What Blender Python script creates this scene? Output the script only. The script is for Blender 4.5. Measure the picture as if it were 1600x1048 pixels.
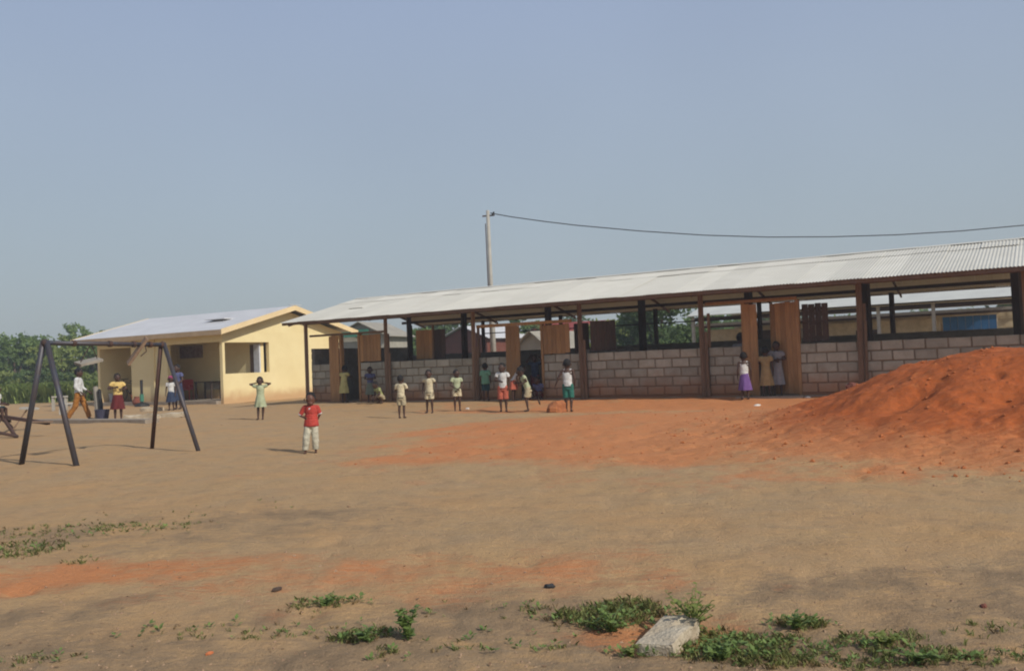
import bpy, bmesh, math, random
import numpy as np
from mathutils import Vector, Matrix, noise
R = math.radians
for o in list(bpy.data.objects): bpy.data.objects.remove(o)
SC = bpy.context.scene
COL = SC.collection
# ------------------------------------------------------------------ camera, sky, sun, exposure
FPX, PITCH, ROLL, CH = 1404.6, R(1.547), R(2.325), 1.2957
F_ = Vector((0, math.cos(PITCH), math.sin(PITCH))); U0 = Vector((0, -math.sin(PITCH), math.cos(PITCH))); R0 = Vector((1, 0, 0))
CR = R0*math.cos(ROLL) - U0*math.sin(ROLL); CU = U0*math.cos(ROLL) + R0*math.sin(ROLL)
cam = bpy.data.objects.new('camera', bpy.data.cameras.new('camera')); COL.objects.link(cam)
m = Matrix((CR, CU, -F_)).transposed().to_4x4(); m.translation = (0, 0, CH); cam.matrix_world = m
cam.data.sensor_width = 36; cam.data.lens = FPX/1600*36; cam.data.clip_start = .05; cam.data.clip_end = 5000
SC.camera = cam
SUNV = Vector((.98, -.87, 1.0)).normalized()
W = bpy.data.worlds.new('World'); SC.world = W; W.use_nodes = True
nt = W.node_tree; nt.nodes.clear()
wo = nt.nodes.new('ShaderNodeOutputWorld'); bg = nt.nodes.new('ShaderNodeBackground'); sk = nt.nodes.new('ShaderNodeTexSky')
sk.sky_type = 'NISHITA'; sk.sun_disc = False; sk.sun_elevation = math.asin(SUNV.z); sk.sun_rotation = math.atan2(SUNV.x, SUNV.y)
sk.altitude = 50; sk.air_density = 1.0; sk.dust_density = 1.2; sk.ozone_density = 1.5
hz = nt.nodes.new('ShaderNodeMix'); hz.data_type = 'RGBA'
tc = nt.nodes.new('ShaderNodeTexCoord'); sp = nt.nodes.new('ShaderNodeSeparateXYZ'); mr = nt.nodes.new('ShaderNodeValToRGB')
nt.links.new(tc.outputs['Generated'], sp.inputs[0]); nt.links.new(sp.outputs['Z'], mr.inputs[0])
mr.color_ramp.elements[0].position = 0.0; mr.color_ramp.elements[0].color = (.92, .92, .92, 1)
mr.color_ramp.elements[1].position = 0.75; mr.color_ramp.elements[1].color = (.42, .42, .42, 1)
e = mr.color_ramp.elements.new(.28); e.color = (.80, .80, .80, 1)
# thin high haze: pale, slightly uneven
hr = nt.nodes.new('ShaderNodeValToRGB'); nt.links.new(sp.outputs['Z'], hr.inputs[0])
hr.color_ramp.elements[0].position = 0.0; hr.color_ramp.elements[0].color = (3.3, 3.7, 3.8, 1)
hr.color_ramp.elements[1].position = .42; hr.color_ramp.elements[1].color = (3.1, 3.7, 5.05, 1)
e = hr.color_ramp.elements.new(.16); e.color = (3.2, 3.75, 4.25, 1)
cn = nt.nodes.new('ShaderNodeTexNoise'); cn.inputs['Scale'].default_value = 1.6; cn.inputs['Detail'].default_value = 3
cm = nt.nodes.new('ShaderNodeMapRange'); cm.inputs[1].default_value = .3; cm.inputs[2].default_value = .7; cm.inputs[3].default_value = .93; cm.inputs[4].default_value = 1.07
nt.links.new(tc.outputs['Generated'], cn.inputs['Vector']); nt.links.new(cn.outputs[0], cm.inputs[0])
mu = nt.nodes.new('ShaderNodeVectorMath'); mu.operation = 'SCALE'
nt.links.new(hr.outputs[0], mu.inputs[0]); nt.links.new(cm.outputs[0], mu.inputs['Scale'])
nt.links.new(mr.outputs[0], hz.inputs[0]); nt.links.new(sk.outputs[0], hz.inputs[6]); nt.links.new(mu.outputs[0], hz.inputs[7])
nt.links.new(hz.outputs[2], bg.inputs[0]); bg.inputs[1].default_value = .104; nt.links.new(bg.outputs[0], wo.inputs[0])
sl = bpy.data.lights.new('sun', 'SUN'); sl.energy = 3.15; sl.angle = R(.6); sl.color = (1, .94, .84)
so = bpy.data.objects.new('sun', sl); COL.objects.link(so); so.rotation_euler = SUNV.to_track_quat('Z', 'Y').to_euler()
SC.view_settings.view_transform = 'Standard'; SC.view_settings.look = 'None'; SC.view_settings.exposure = .17; SC.view_settings.gamma = 1
SC.render.engine = 'CYCLES'
SC.cycles.filter_width = 2.0

# ------------------------------------------------------------------ helpers
def ray(px, py): return F_*FPX + CR*(px-800) + CU*(524-py)
def ground_at(px, py, z=0.0):
    d = ray(px, py); return Vector((0, 0, CH)) + d*((z-CH)/d.z)
def at(px, py, Y):
    d = ray(px, py); return Vector((0, 0, CH)) + d*(Y/d.y)
AN = 0.5398
SD = Vector((math.cos(AN), -math.sin(AN), 0)); SN = Vector((math.sin(AN), math.cos(AN), 0)); SO = Vector((-7.1378, 30.8319, 0))
def sw(t, n, z=0): return SO + SD*t + SN*n + Vector((0, 0, z))
HO = Vector((-11.6, 35.94, 0))
def smooth(a, b, x): t = np.clip((x-a)/(b-a), 0, 1); return t*t*(3-2*t)

def vnoise(x, y, seed=0):
    x = np.asarray(x, float); y = np.asarray(y, float)
    xi = np.floor(x).astype(np.int64); yi = np.floor(y).astype(np.int64); fx = x-xi; fy = y-yi
    fx = fx*fx*(3-2*fx); fy = fy*fy*(3-2*fy)
    def h(a, b):
        n = (a*374761393 + b*668265263 + seed*1442695041) & 0xffffffff
        n = ((n ^ (n >> 13))*1274126177) & 0xffffffff
        return ((n ^ (n >> 16)) & 0xffff)/65535.0
    return (h(xi, yi)*(1-fx)+h(xi+1, yi)*fx)*(1-fy)+(h(xi, yi+1)*(1-fx)+h(xi+1, yi+1)*fx)*fy
def fbm(x, y, s, oct=4, seed=0):
    r = 0; a = 1; tot = 0
    for k in range(oct):
        r = r + a*vnoise(np.asarray(x)*s+k*17.3, np.asarray(y)*s-k*9.1, seed+k); tot += a; a *= .5; s *= 2.03
    return r/tot
def stn(x, y):
    dx = np.asarray(x)-SO.x; dy = np.asarray(y)-SO.y
    return dx*SD.x+dy*SD.y, dx*SN.x+dy*SN.y

def ellipse(x, y, cx, cy, rx, ry, rot=0):
    dx = x-cx; dy = y-cy; c, s = math.cos(rot), math.sin(rot)
    return np.sqrt(((dx*c+dy*s)/rx)**2+((-dx*s+dy*c)/ry)**2)
def red_mask(x, y):
    n = fbm(x, y, .9, 4, 5)-.5
    a = (1-smooth(.5, 1.2, ellipse(x, y, 3.0, 14.6, 6.6, 5.5, -.35)+n*.75))*(.72+.4*fbm(x, y, 2.3, 4, 17))
    b = 1-smooth(.6, 1.1, ellipse(x, y, 7.2, 12.3, 6.2, 4.9)+n*.35)
    c = (1-smooth(.3, 1.25, ellipse(x, y, -3.0, 5.9, 2.4, .6, .06)+n*1.3))*(.45+.75*fbm(x, y, 3.1, 4, 15))
    d = .45*(1-smooth(.3, 1.3, ellipse(x, y, -.7, 5.6, 1.9, .8, -.1)+n*1.1))
    e = .5*(1-smooth(.3, 1.3, ellipse(x, y, .6, 4.25, .7, .3, .1)+n*1.1))
    t, w = stn(x, y); f = .95*np.exp(-((w+2.0)/2.3)**4)*smooth(5, 13, t+n*5)*(1-smooth(24, 28, t))
    return np.clip(np.maximum.reduce([a*.95, b, c*.72, d, e, f]), 0, 1)
def dark_mask(x, y):
    n = fbm(x, y, 1.6, 4, 11)-.5
    d = np.hypot(x, y)
    a = 1-smooth(4.3, 5.6, y+n*2.2+np.abs(x-1)*.05)
    b = .6*(1-smooth(.4, 1.2, ellipse(x, y, -3.3, 7.5, 2.6, 1.2)+n*1.2))
    return np.clip(np.maximum(a*.8, b*.8)*(.45+.9*fbm(x, y, 4.5, 3, 13)), 0, 1)
def green_mask(x, y):
    n = fbm(x, y, .35, 4, 21)-.5
    far = smooth(46, 52, y+n*6-np.clip(x+8, 0, 60)*.1)
    t, w = stn(x, y)
    back = smooth(20, 26, w+n*8)
    return np.clip(np.maximum(far*.95, back*.8), 0, 1)
def height(x, y):
    t, w = stn(x, y)
    r = smooth(-2.0, -.1, w)*smooth(-4, 0, t)*(1-smooth(9, 16, w))*.12
    rm = red_mask(x, y)
    b = (fbm(x, y, .45, 3, 2)-.5)*.07*smooth(2, 9, y)
    s = (fbm(x, y, 2.4, 4, 3)-.5)*.05-np.maximum(fbm(x, y, 3.6, 3, 6)-.58, 0)*.12*(1-smooth(12, 20, y))+(fbm(x, y, 7.5, 3, 4)-.5)*.022*(1-smooth(8, 16, y))
    sp = (1-smooth(.4, 1.15, ellipse(x, y, 3.4, 16.6, 5.2, 3.0, -.4)))*.10
    near = dark_mask(x, y)*(fbm(x, y, 6, 3, 8)-.5)*.05
    f = 1-smooth(60, 90, np.hypot(x, y))
    return (r+(b+s*(.6+rm*.7)+near)*f+sp)
def gz(x, y): return float(height(np.array([float(x)]), np.array([float(y)]))[0])

def link(name, me, mt, parent=None):
    o = bpy.data.objects.new(name, me); COL.objects.link(o)
    if mt is not None and len(me.materials) == 0: me.materials.append(mt)
    if parent is not None: o.parent = parent
    return o
def thing(name, label, cat, loc=(0, 0, 0), rz=0, group=None, parent=None):
    o = bpy.data.objects.new(name, None); COL.objects.link(o); o.location = loc; o.rotation_euler = (0, 0, rz)
    o.empty_display_size = .2
    tag(o, label, cat, group); return o
def tag(o, label=None, cat=None, group=None, kind=None):
    if label: o['label'] = label
    if cat: o['category'] = cat
    if group: o['group'] = group
    if kind: o['kind'] = kind
    return o
class MB:
    def __init__(s): s.v = []; s.f = []
    def box(s, a, b, M=None, jit=0):
        i = len(s.v)
        for x in (a[0], b[0]):
            for y in (a[1], b[1]):
                for z in (a[2], b[2]):
                    p = Vector((x, y, z))
                    if jit: p += Vector([random.uniform(-jit, jit) for _ in range(3)])
                    s.v.append(M @ p if M else p)
        for q in ((0, 1, 3, 2), (4, 6, 7, 5), (0, 4, 5, 1), (2, 3, 7, 6), (0, 2, 6, 4), (1, 5, 7, 3)): s.f.append([i+k for k in q])
        return s
    def bar(s, p, q, w, h=None, up=(0, 0, 1)):
        """rectangular bar from p to q, w across, h along up"""
        p = Vector(p); q = Vector(q); h = h or w; d = (q-p).normalized(); u = Vector(up)
        if abs(d.dot(u)) > .98: u = Vector((SN.x, SN.y, 0))
        r = d.cross(u).normalized(); u = r.cross(d).normalized(); i = len(s.v)
        for c in (p, q):
            for a, b in ((-1, -1), (1, -1), (1, 1), (-1, 1)): s.v.append(c+r*a*w/2+u*b*h/2)
        s.f += [[i+3, i+2, i+1, i], [i+4, i+5, i+6, i+7]]+[[i+k, i+(k+1) % 4, i+4+(k+1) % 4, i+4+k] for k in range(4)]
        return s
    def tube(s, pts, rad, n=8, cap=True):
        pts = [Vector(p) for p in pts]; rad = rad if isinstance(rad, (list, tuple)) else [rad]*len(pts); i0 = len(s.v)
        pr = None
        for k, p in enumerate(pts):
            d = ((pts[min(k+1, len(pts)-1)]-pts[max(k-1, 0)])).normalized()
            if pr is None: pr = d.orthogonal().normalized()
            a = (pr-d*pr.dot(d)).normalized(); pr = a; b = d.cross(a)
            for j in range(n):
                t = 2*math.pi*j/n; s.v.append(p+(a*math.cos(t)+b*math.sin(t))*rad[k])
        for k in range(len(pts)-1):
            for j in range(n):
                s.f.append([i0+k*n+j, i0+k*n+(j+1) % n, i0+(k+1)*n+(j+1) % n, i0+(k+1)*n+j])
        if cap: s.f.append([i0+j for j in range(n)][::-1]); s.f.append([i0+(len(pts)-1)*n+j for j in range(n)])
        return s
    def loft(s, rings, n=16, cap=True):
        """rings: (centre, rx, ry, yaw) stacked"""
        i0 = len(s.v)
        for c, rx, ry in rings:
            for j in range(n):
                t = 2*math.pi*j/n; s.v.append(Vector(c)+Vector((rx*math.cos(t), ry*math.sin(t), 0)))
        for k in range(len(rings)-1):
            for j in range(n): s.f.append([i0+k*n+j, i0+k*n+(j+1) % n, i0+(k+1)*n+(j+1) % n, i0+(k+1)*n+j])
        if cap: s.f.append([i0+j for j in range(n)][::-1]); s.f.append([i0+(len(rings)-1)*n+j for j in range(n)])
        return s
    def ball(s, c, r, n=10, m=7, M=None):
        c = Vector(c); r = Vector(r) if not isinstance(r, (int, float)) else Vector((r, r, r)); i0 = len(s.v)
        for a in range(m+1):
            ph = math.pi*a/m
            for j in range(n):
                t = 2*math.pi*j/n; p = Vector((r.x*math.sin(ph)*math.cos(t), r.y*math.sin(ph)*math.sin(t), r.z*math.cos(ph)))
                s.v.append(c+(M @ p if M else p))
        for a in range(m):
            for j in range(n): s.f.append([i0+a*n+j, i0+(a+1)*n+j, i0+(a+1)*n+(j+1) % n, i0+a*n+(j+1) % n])
        return s
    def poly(s, pts): i = len(s.v); s.v += [Vector(p) for p in pts]; s.f.append(list(range(i, i+len(pts)))); return s
    def prism(s, pts, d):
        i = len(s.v); n = len(pts); d = Vector(d); s.v += [Vector(p) for p in pts]+[Vector(p)+d for p in pts]
        s.f += [list(range(i, i+n))[::-1], list(range(i+n, i+2*n))]+[[i+k, i+(k+1) % n, i+n+(k+1) % n, i+n+k] for k in range(n)]
        return s
    def mesh(s, name='mesh', sm=False):
        me = bpy.data.meshes.new(name); me.from_pydata([tuple(v) for v in s.v], [], s.f)
        bm = bmesh.new(); bm.from_mesh(me)
        bmesh.ops.remove_doubles(bm, verts=bm.verts, dist=1e-6); bmesh.ops.recalc_face_normals(bm, faces=bm.faces); bm.to_mesh(me); bm.free()
        if sm: me.polygons.foreach_set('use_smooth', [True]*len(me.polygons))
        return me
    def build(s, name, mt, parent=None, sm=False, rel=None):
        """rel: world location of parent, vertices are given in world coordinates"""
        if rel is not None: s.v = [rel.inverted() @ Vector(v) for v in s.v]
        return link(name, s.mesh(name, sm), mt, parent)

# ------------------------------------------------------------------ materials
def pmat(name, c1, c2=None, scale=4, rough=.85, bump=.0, bscale=None, vary=0, stretch=None, dirt=None, metal=0, spec=.3, sheet=False, coord='Object', trans=0):
    """c1..c2 by noise; vary = brightness change per object; dirt = (colour, z where it ends, strength) splash rising from the ground"""
    M = bpy.data.materials.new(name); M.use_nodes = True; t = M.node_tree; N = t.nodes; L = t.links
    P = N['Principled BSDF']; P.inputs['Roughness'].default_value = rough; P.inputs['Metallic'].default_value = metal
    P.inputs['Specular IOR Level'].default_value = spec
    c2 = c2 or tuple(x*.75 for x in c1)
    co = N.new('ShaderNodeTexCoord'); mp = N.new('ShaderNodeMapping'); L.new(co.outputs[coord], mp.inputs[0])
    if stretch: mp.inputs['Scale'].default_value = stretch
    oi = N.new('ShaderNodeObjectInfo')
    if coord == 'Object':
        ad = N.new('ShaderNodeVectorMath'); ad.operation = 'ADD'; sc = N.new('ShaderNodeVectorMath'); sc.operation = 'SCALE'
        cb = N.new('ShaderNodeCombineXYZ'); 
        for k in range(3): L.new(oi.outputs['Random'], cb.inputs[k])
        L.new(cb.outputs[0], sc.inputs[0]); sc.inputs['Scale'].default_value = 37.0
        L.new(co.outputs[coord], ad.inputs[0]); L.new(sc.outputs[0], ad.inputs[1]); L.new(ad.outputs[0], mp.inputs[0])
    n1 = N.new('ShaderNodeTexNoise'); n1.inputs['Scale'].default_value = scale; n1.inputs['Detail'].default_value = 5; n1.inputs['Roughness'].default_value = .62
    L.new(mp.outputs[0], n1.inputs['Vector'])
    rp = N.new('ShaderNodeMapRange'); rp.inputs[1].default_value = .3; rp.inputs[2].default_value = .7; L.new(n1.outputs[0], rp.inputs[0])
    mx = N.new('ShaderNodeMix'); mx.data_type = 'RGBA'; mx.inputs[6].default_value = (*c1, 1); mx.inputs[7].default_value = (*c2, 1); L.new(rp.outputs[0], mx.inputs[0])
    out = mx.outputs[2]
    if dirt:
        g = N.new('ShaderNodeNewGeometry'); s3 = N.new('ShaderNodeSeparateXYZ'); L.new(g.outputs['Position'], s3.inputs[0])
        n2 = N.new('ShaderNodeTexNoise'); n2.inputs['Scale'].default_value = 2.5; n2.inputs['Detail'].default_value = 5; L.new(g.outputs['Position'], n2.inputs['Vector'])
        ma = N.new('ShaderNodeMath'); ma.operation = 'MULTIPLY_ADD'; ma.inputs[1].default_value = -.5*dirt[1]*2; L.new(n2.outputs[0], ma.inputs[0]); L.new(s3.outputs['Z'], ma.inputs[2])
        m2 = N.new('ShaderNodeMapRange'); m2.interpolation_type = 'SMOOTHSTEP'; m2.inputs[1].default_value = -.3*dirt[1]; m2.inputs[2].default_value = .8*dirt[1]
        m2.inputs[3].default_value = dirt[2]; m2.inputs[4].default_value = 0; L.new(ma.outputs[0], m2.inputs[0])
        d2 = N.new('ShaderNodeMix'); d2.data_type = 'RGBA'; L.new(m2.outputs[0], d2.inputs[0]); L.new(out, d2.inputs[6]); d2.inputs[7].default_value = (*dirt[0], 1); out = d2.outputs[2]
    if vary:
        v = N.new('ShaderNodeMapRange'); v.inputs[3].default_value = 1-vary; v.inputs[4].default_value = 1+vary; L.new(oi.outputs['Random'], v.inputs[0])
        vm = N.new('ShaderNodeVectorMath'); vm.operation = 'SCALE'; L.new(out, vm.inputs[0]); L.new(v.outputs[0], vm.inputs['Scale']); out = vm.outputs[0]
    L.new(out, P.inputs['Base Color'])
    if bump:
        b = N.new('ShaderNodeBump'); b.inputs['Strength'].default_value = bump; b.inputs['Distance'].default_value = .02
        n3 = N.new('ShaderNodeTexNoise'); n3.inputs['Scale'].default_value = bscale or scale*6; n3.inputs['Detail'].default_value = 4; L.new(mp.outputs[0], n3.inputs['Vector'])
        L.new(n3.outputs[0], b.inputs['Height']); L.new(b.outputs[0], P.inputs['Normal'])
    if trans:
        tr = N.new('ShaderNodeBsdfTranslucent'); ms = N.new('ShaderNodeMixShader'); ms.inputs[0].default_value = trans
        L.new(out, tr.inputs[0]); L.new(P.outputs[0], ms.inputs[1]); L.new(tr.outputs[0], ms.inputs[2]); L.new(ms.outputs[0], N['Material Output'].inputs[0])
    return M
LAT = (.30, .115, .040)
M = {}
M['block'] = pmat('sandcrete', (.42, .395, .32), (.30, .28, .22), 4, .95, .6, 45, vary=.16, dirt=((.34, .165, .08), .72, .95))
M['mortar'] = pmat('mortar', (.26, .205, .145), (.19, .15, .105), 3, .95, .6, 50, dirt=((.26, .11, .05), .55, .95))
M['plinth'] = pmat('plinth_plaster', (.33, .19, .11), (.27, .14, .075), 3, .95, .4, 40, dirt=((.22, .095, .04), .5, .7))
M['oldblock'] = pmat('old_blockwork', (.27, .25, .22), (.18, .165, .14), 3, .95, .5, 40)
M['post'] = pmat('weathered_post', (.27, .17, .105), (.17, .105, .065), 9, .85, .3, 50, vary=.2, stretch=(3, 3, .35))
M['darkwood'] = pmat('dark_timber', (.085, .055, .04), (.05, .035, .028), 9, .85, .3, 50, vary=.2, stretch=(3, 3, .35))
M['plank'] = pmat('orange_plank', (.44, .25, .105), (.29, .155, .068), 7, .75, .3, 60, vary=.22, stretch=(5, 5, .4), dirt=((.2, .09, .04), .4, .5))
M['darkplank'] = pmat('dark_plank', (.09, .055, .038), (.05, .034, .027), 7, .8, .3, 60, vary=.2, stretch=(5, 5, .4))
M['roof'] = pmat('corrugated_zinc', (.67, .64, .55), (.60, .57, .48), 1.1, .55, .0, vary=.07, metal=.15, spec=.4)
M['houseroof'] = pmat('house_zinc', (.68, .67, .66), (.57, .56, .55), 1.2, .5, 0, metal=.1)
M['underwood'] = pmat('roof_timber', (.20, .12, .075), (.13, .08, .05), 9, .85, .2, 40, vary=.15)
M['yellow'] = pmat('yellow_paint', (.80, .68, .38), (.72, .59, .31), .9, .8, .15, 30, dirt=((.48, .28, .14), .5, .8))
M['cream'] = pmat('cream_fascia', (.80, .62, .35), (.68, .52, .29), 2, .7, .05)
M['slab'] = pmat('concrete_slab', (.33, .28, .22), (.24, .19, .14), 3, .9, .4, 30)
M['conc'] = pmat('concrete_block', (.58, .50, .37), (.36, .29, .2), 7, .95, .7, 60)
M['steel'] = pmat('painted_steel', (.05, .062, .085), (.075, .055, .05), 5, .5, .1, metal=.3, spec=.5)
M['rust'] = pmat('rusty_steel', (.10, .05, .035), (.055, .04, .038), 7, .7, .2, metal=.2)
M['seat'] = pmat('weathered_board', (.30, .20, .13), (.18, .12, .08), 7, .8, .3, stretch=(1, 5, 1))
M['greyboard'] = pmat('grey_board', (.32, .29, .24), (.22, .2, .17), 7, .8, .3)
M['pole'] = pmat('concrete_pole', (.42, .40, .35), (.32, .30, .26), 3, .85, .2)
M['black'] = pmat('black_rubber', (.02, .02, .022), (.03, .03, .03), 5, .6)
M['bucket'] = pmat('blue_grey_plastic', (.06, .06, .10), (.05, .05, .08), 5, .5)
M['red'] = pmat('red_plastic', (.42, .02, .015), (.35, .02, .015), 5, .4, spec=.5)
M['green'] = pmat('green_metal', (.06, .22, .15), (.05, .17, .12), 3, .6)
M['blue'] = pmat('blue_metal_paint', (.035, .15, .36), (.03, .11, .26), 2, .5)
M['brownwall'] = pmat('brown_mud_wall', (.20, .065, .04), (.13, .045, .03), 2, .9, .3)
M['greywall'] = pmat('grey_render', (.36, .33, .27), (.26, .24, .2), 2, .9, .3)
M['palewall'] = pmat('pale_block_wall', (.62, .52, .34), (.40, .33, .21), 2.5, .9, .3)
M['redroof'] = pmat('red_roofing', (.30, .05, .035), (.22, .04, .03), 2, .7)
M['trunk'] = pmat('bark', (.14, .10, .07), (.08, .06, .045), 8, .9, .6, 20)
M['leafA'] = pmat('leaf_mid_green', (.23, .31, .10), (.13, .21, .065), .9, .7, trans=.45, coord='Object')
M['leafB'] = pmat('leaf_dark_green', (.14, .20, .07), (.08, .13, .045), .9, .7, trans=.4)
M['leafC'] = pmat('leaf_yellow_green', (.32, .36, .11), (.20, .26, .07), .9, .7, trans=.45)
M['weed'] = pmat('weed_green', (.20, .28, .075), (.12, .18, .05), 12, .6, trans=.25)
M['grass'] = pmat('grass_blade', (.30, .32, .11), (.18, .21, .07), 3, .7, trans=.2)
M['straw'] = pmat('dry_straw', (.30, .22, .10), (.2, .14, .07), 6, .8)
M['pebble'] = pmat('pebbles', (.38, .26, .16), (.20, .12, .075), 30, .9, coord='Generated')
M['white'] = pmat('white_scrap', (.7, .68, .62), (.6, .55, .5), 6, .6)
M['curtain'] = pmat('white_curtain', (.6, .62, .66), (.45, .47, .5), 5, .8)
M['brownframe'] = pmat('brown_frame', (.12, .07, .045), (.08, .05, .03), 5, .7)

def ground_material(name, pile=False):
    Mt = bpy.data.materials.new(name); Mt.use_nodes = True; t = Mt.node_tree; N = t.nodes; L = t.links; P = N['Principled BSDF']
    P.inputs['Roughness'].default_value = .97; P.inputs['Specular IOR Level'].default_value = .15
    g = N.new('ShaderNodeNewGeometry'); pos = g.outputs['Position']
    def nz(sc, det=6, ro=.65, st=None):
        n = N.new('ShaderNodeTexNoise'); n.inputs['Scale'].default_value = sc; n.inputs['Detail'].default_value = det; n.inputs['Roughness'].default_value = ro
        if st:
            mp = N.new('ShaderNodeMapping'); mp.inputs['Scale'].default_value = st; mp.inputs['Rotation'].default_value = (0, 0, .25); L.new(pos, mp.inputs[0]); L.new(mp.outputs[0], n.inputs['Vector'])
        else: L.new(pos, n.inputs['Vector'])
        return n.outputs[0]
    def mixc(f, a, b):
        m_ = N.new('ShaderNodeMix'); m_.data_type = 'RGBA'
        for v, i in ((f, 0), (a, 6), (b, 7)):
            if isinstance(v, tuple): m_.inputs[i].default_value = (*v, 1)
            elif isinstance(v, float): m_.inputs[i].default_value = v
            else: L.new(v, m_.inputs[i])
        return m_.outputs[2]
    def rng(v, a, b, c=0., d=1.):
        r_ = N.new('ShaderNodeMapRange'); r_.inputs[1].default_value = a; r_.inputs[2].default_value = b; r_.inputs[3].default_value = c; r_.inputs[4].default_value = d
        L.new(v, r_.inputs[0]); return r_.outputs[0]
    def math2(op, a, b):
        q = N.new('ShaderNodeMath'); q.operation = op
        for v, i in ((a, 0), (b, 1)):
            if isinstance(v, (int, float)): q.inputs[i].default_value = v
            else: L.new(v, q.inputs[i])
        return q.outputs[0]
    big = rng(nz(.35, 4), .35, .65); mid = rng(nz(1.4, 6), .35, .65); fin = rng(nz(26, 5, .75), .3, .7); fine2 = rng(nz(7, 6, .7, (1, 2.6, 1)), .32, .68); grit = nz(110, 3, .7)
    tan = mixc(fine2, mixc(big, (.54, .345, .165), (.58, .35, .145)), (.43, .285, .15))
    tan = mixc(rng(mid, 0, 1, 0, .55), tan, (.40, .295, .185)); tan = mixc(rng(nz(.8, 5, .7), .42, .68, 0, .6), tan, (.55, .315, .135)); tan = mixc(rng(nz(3.1, 5, .7), .5, .72, 0, .6), tan, (.31, .205, .115))
    red = mixc(fine2, (.66, .245, .085), (.55, .205, .075)); red = mixc(rng(mid, 0, 1, 0, .5), red, (.60, .27, .115)); red = mixc(rng(nz(3.7, 5, .7), .52, .7, 0, .5), red, (.42, .16, .07))
    pilec = mixc(fine2, (.54, .122, .024), (.38, .088, .02)); pilec = mixc(rng(mid, .2, 1, 0, .5), pilec, (.50, .14, .036)); pilec = mixc(rng(nz(9, 6, .75), .5, .68, 0, .55), pilec, (.24, .065, .022))
    dark = mixc(fine2, (.27, .19, .11), (.34, .245, .15)); dark = mixc(rng(mid, 0, 1, 0, .6), dark, (.22, .145, .08)); dark = mixc(rng(nz(5, 6, .75), .45, .62, 0, .6), dark, (.40, .265, .145))
    grs = mixc(fine2, (.075, .11, .03), (.11, .13, .045))
    at_ = {}
    for k in ('red', 'dark', 'green', 'pile'):
        a = N.new('ShaderNodeAttribute'); a.attribute_name = k; at_[k] = a.outputs['Fac']
    brk = math2('ADD', math2('MULTIPLY', math2('SUBTRACT', fine2, .5), .5), math2('MULTIPLY', math2('SUBTRACT', mid, .5), .6))
    def msk(k, lo=.2, hi=.8, amt=1.0):
        v = math2('ADD', at_[k], math2('MULTIPLY', brk, amt)); v = rng(v, lo, hi); return math2('MULTIPLY', v, rng(at_[k], 0, .12))
    c = mixc(msk('dark'), tan, dark); c = mixc(msk('red'), c, red); c = mixc(msk('pile', .25, .9, .7), c, pilec); c = mixc(msk('green'), c, grs)
    spk = rng(grit, .60, .72); c = mixc(math2('MULTIPLY', spk, .35), c, (.16, .09, .05))
    sp2 = rng(nz(70, 2, .5), .66, .74); c = mixc(math2('MULTIPLY', sp2, .4), c, (.50, .36, .24))
    c = mixc(rng(fin, 0, 1, 0, .22), c, (.17, .12, .08))
    L.new(c, P.inputs['Base Color'])
    b = N.new('ShaderNodeBump'); b.inputs['Strength'].default_value = .75; b.inputs['Distance'].default_value = .035
    hh = math2('ADD', math2('MULTIPLY', fine2, .22), math2('ADD', math2('MULTIPLY', fin, .35), math2('MULTIPLY', grit, .3))); L.new(hh, b.inputs['Height']); L.new(b.outputs[0], P.inputs['Normal'])
    return Mt
M['ground'] = ground_material('earth')

def grid_mesh(name, X, Y, Z, attrs, wrap=False):
    """X,Y,Z: (rows, cols)"""
    nr, nc = X.shape; co = np.stack([X, Y, Z], -1).reshape(-1, 3)
    i = np.arange(nr*nc).reshape(nr, nc)
    if wrap: a, b, c, d = i[:-1, :], np.roll(i, -1, 1)[:-1, :], np.roll(i, -1, 1)[1:, :], i[1:, :]
    else: a, b, c, d = i[:-1, :-1], i[:-1, 1:], i[1:, 1:], i[1:, :-1]
    f = np.stack([a, b, c, d], -1).reshape(-1, 4)
    me = bpy.data.meshes.new(name); me.vertices.add(len(co)); me.vertices.foreach_set('co', co.ravel())
    me.loops.add(f.size); me.loops.foreach_set('vertex_index', f.ravel()); me.polygons.add(len(f))
    me.polygons.foreach_set('loop_start', np.arange(0, f.size, 4)); me.polygons.foreach_set('loop_total', np.full(len(f), 4))
    me.polygons.foreach_set('use_smooth', np.ones(len(f), bool)); me.update(calc_edges=True)
    for k, v in attrs.items():
        at_ = me.attributes.new(k, 'FLOAT', 'POINT'); at_.data.foreach_set('value', v.ravel().astype(np.float32))
    return me
# ------------------------------------------------------------------ ground
th = np.concatenate([np.radians(np.arange(-48, 48, .22)), np.radians(np.arange(48, 312, 4))])
rr = np.concatenate([[.01], np.geomspace(.8, 40, 300), np.geomspace(41.5, 2500, 60)])
TH, RR = np.meshgrid(th, rr); X = RR*np.sin(TH); Y = RR*np.cos(TH)
gme = grid_mesh('ground', X, Y, height(X, Y), {'red': red_mask(X, Y), 'dark': dark_mask(X, Y), 'green': green_mask(X, Y), 'pile': np.zeros_like(X)}, wrap=True)
g = link('ground', gme, M['ground']); tag(g, kind='structure')
if sum(p.normal.z for p in list(gme.polygons)[:200]) < 0: gme.flip_normals()

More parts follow.
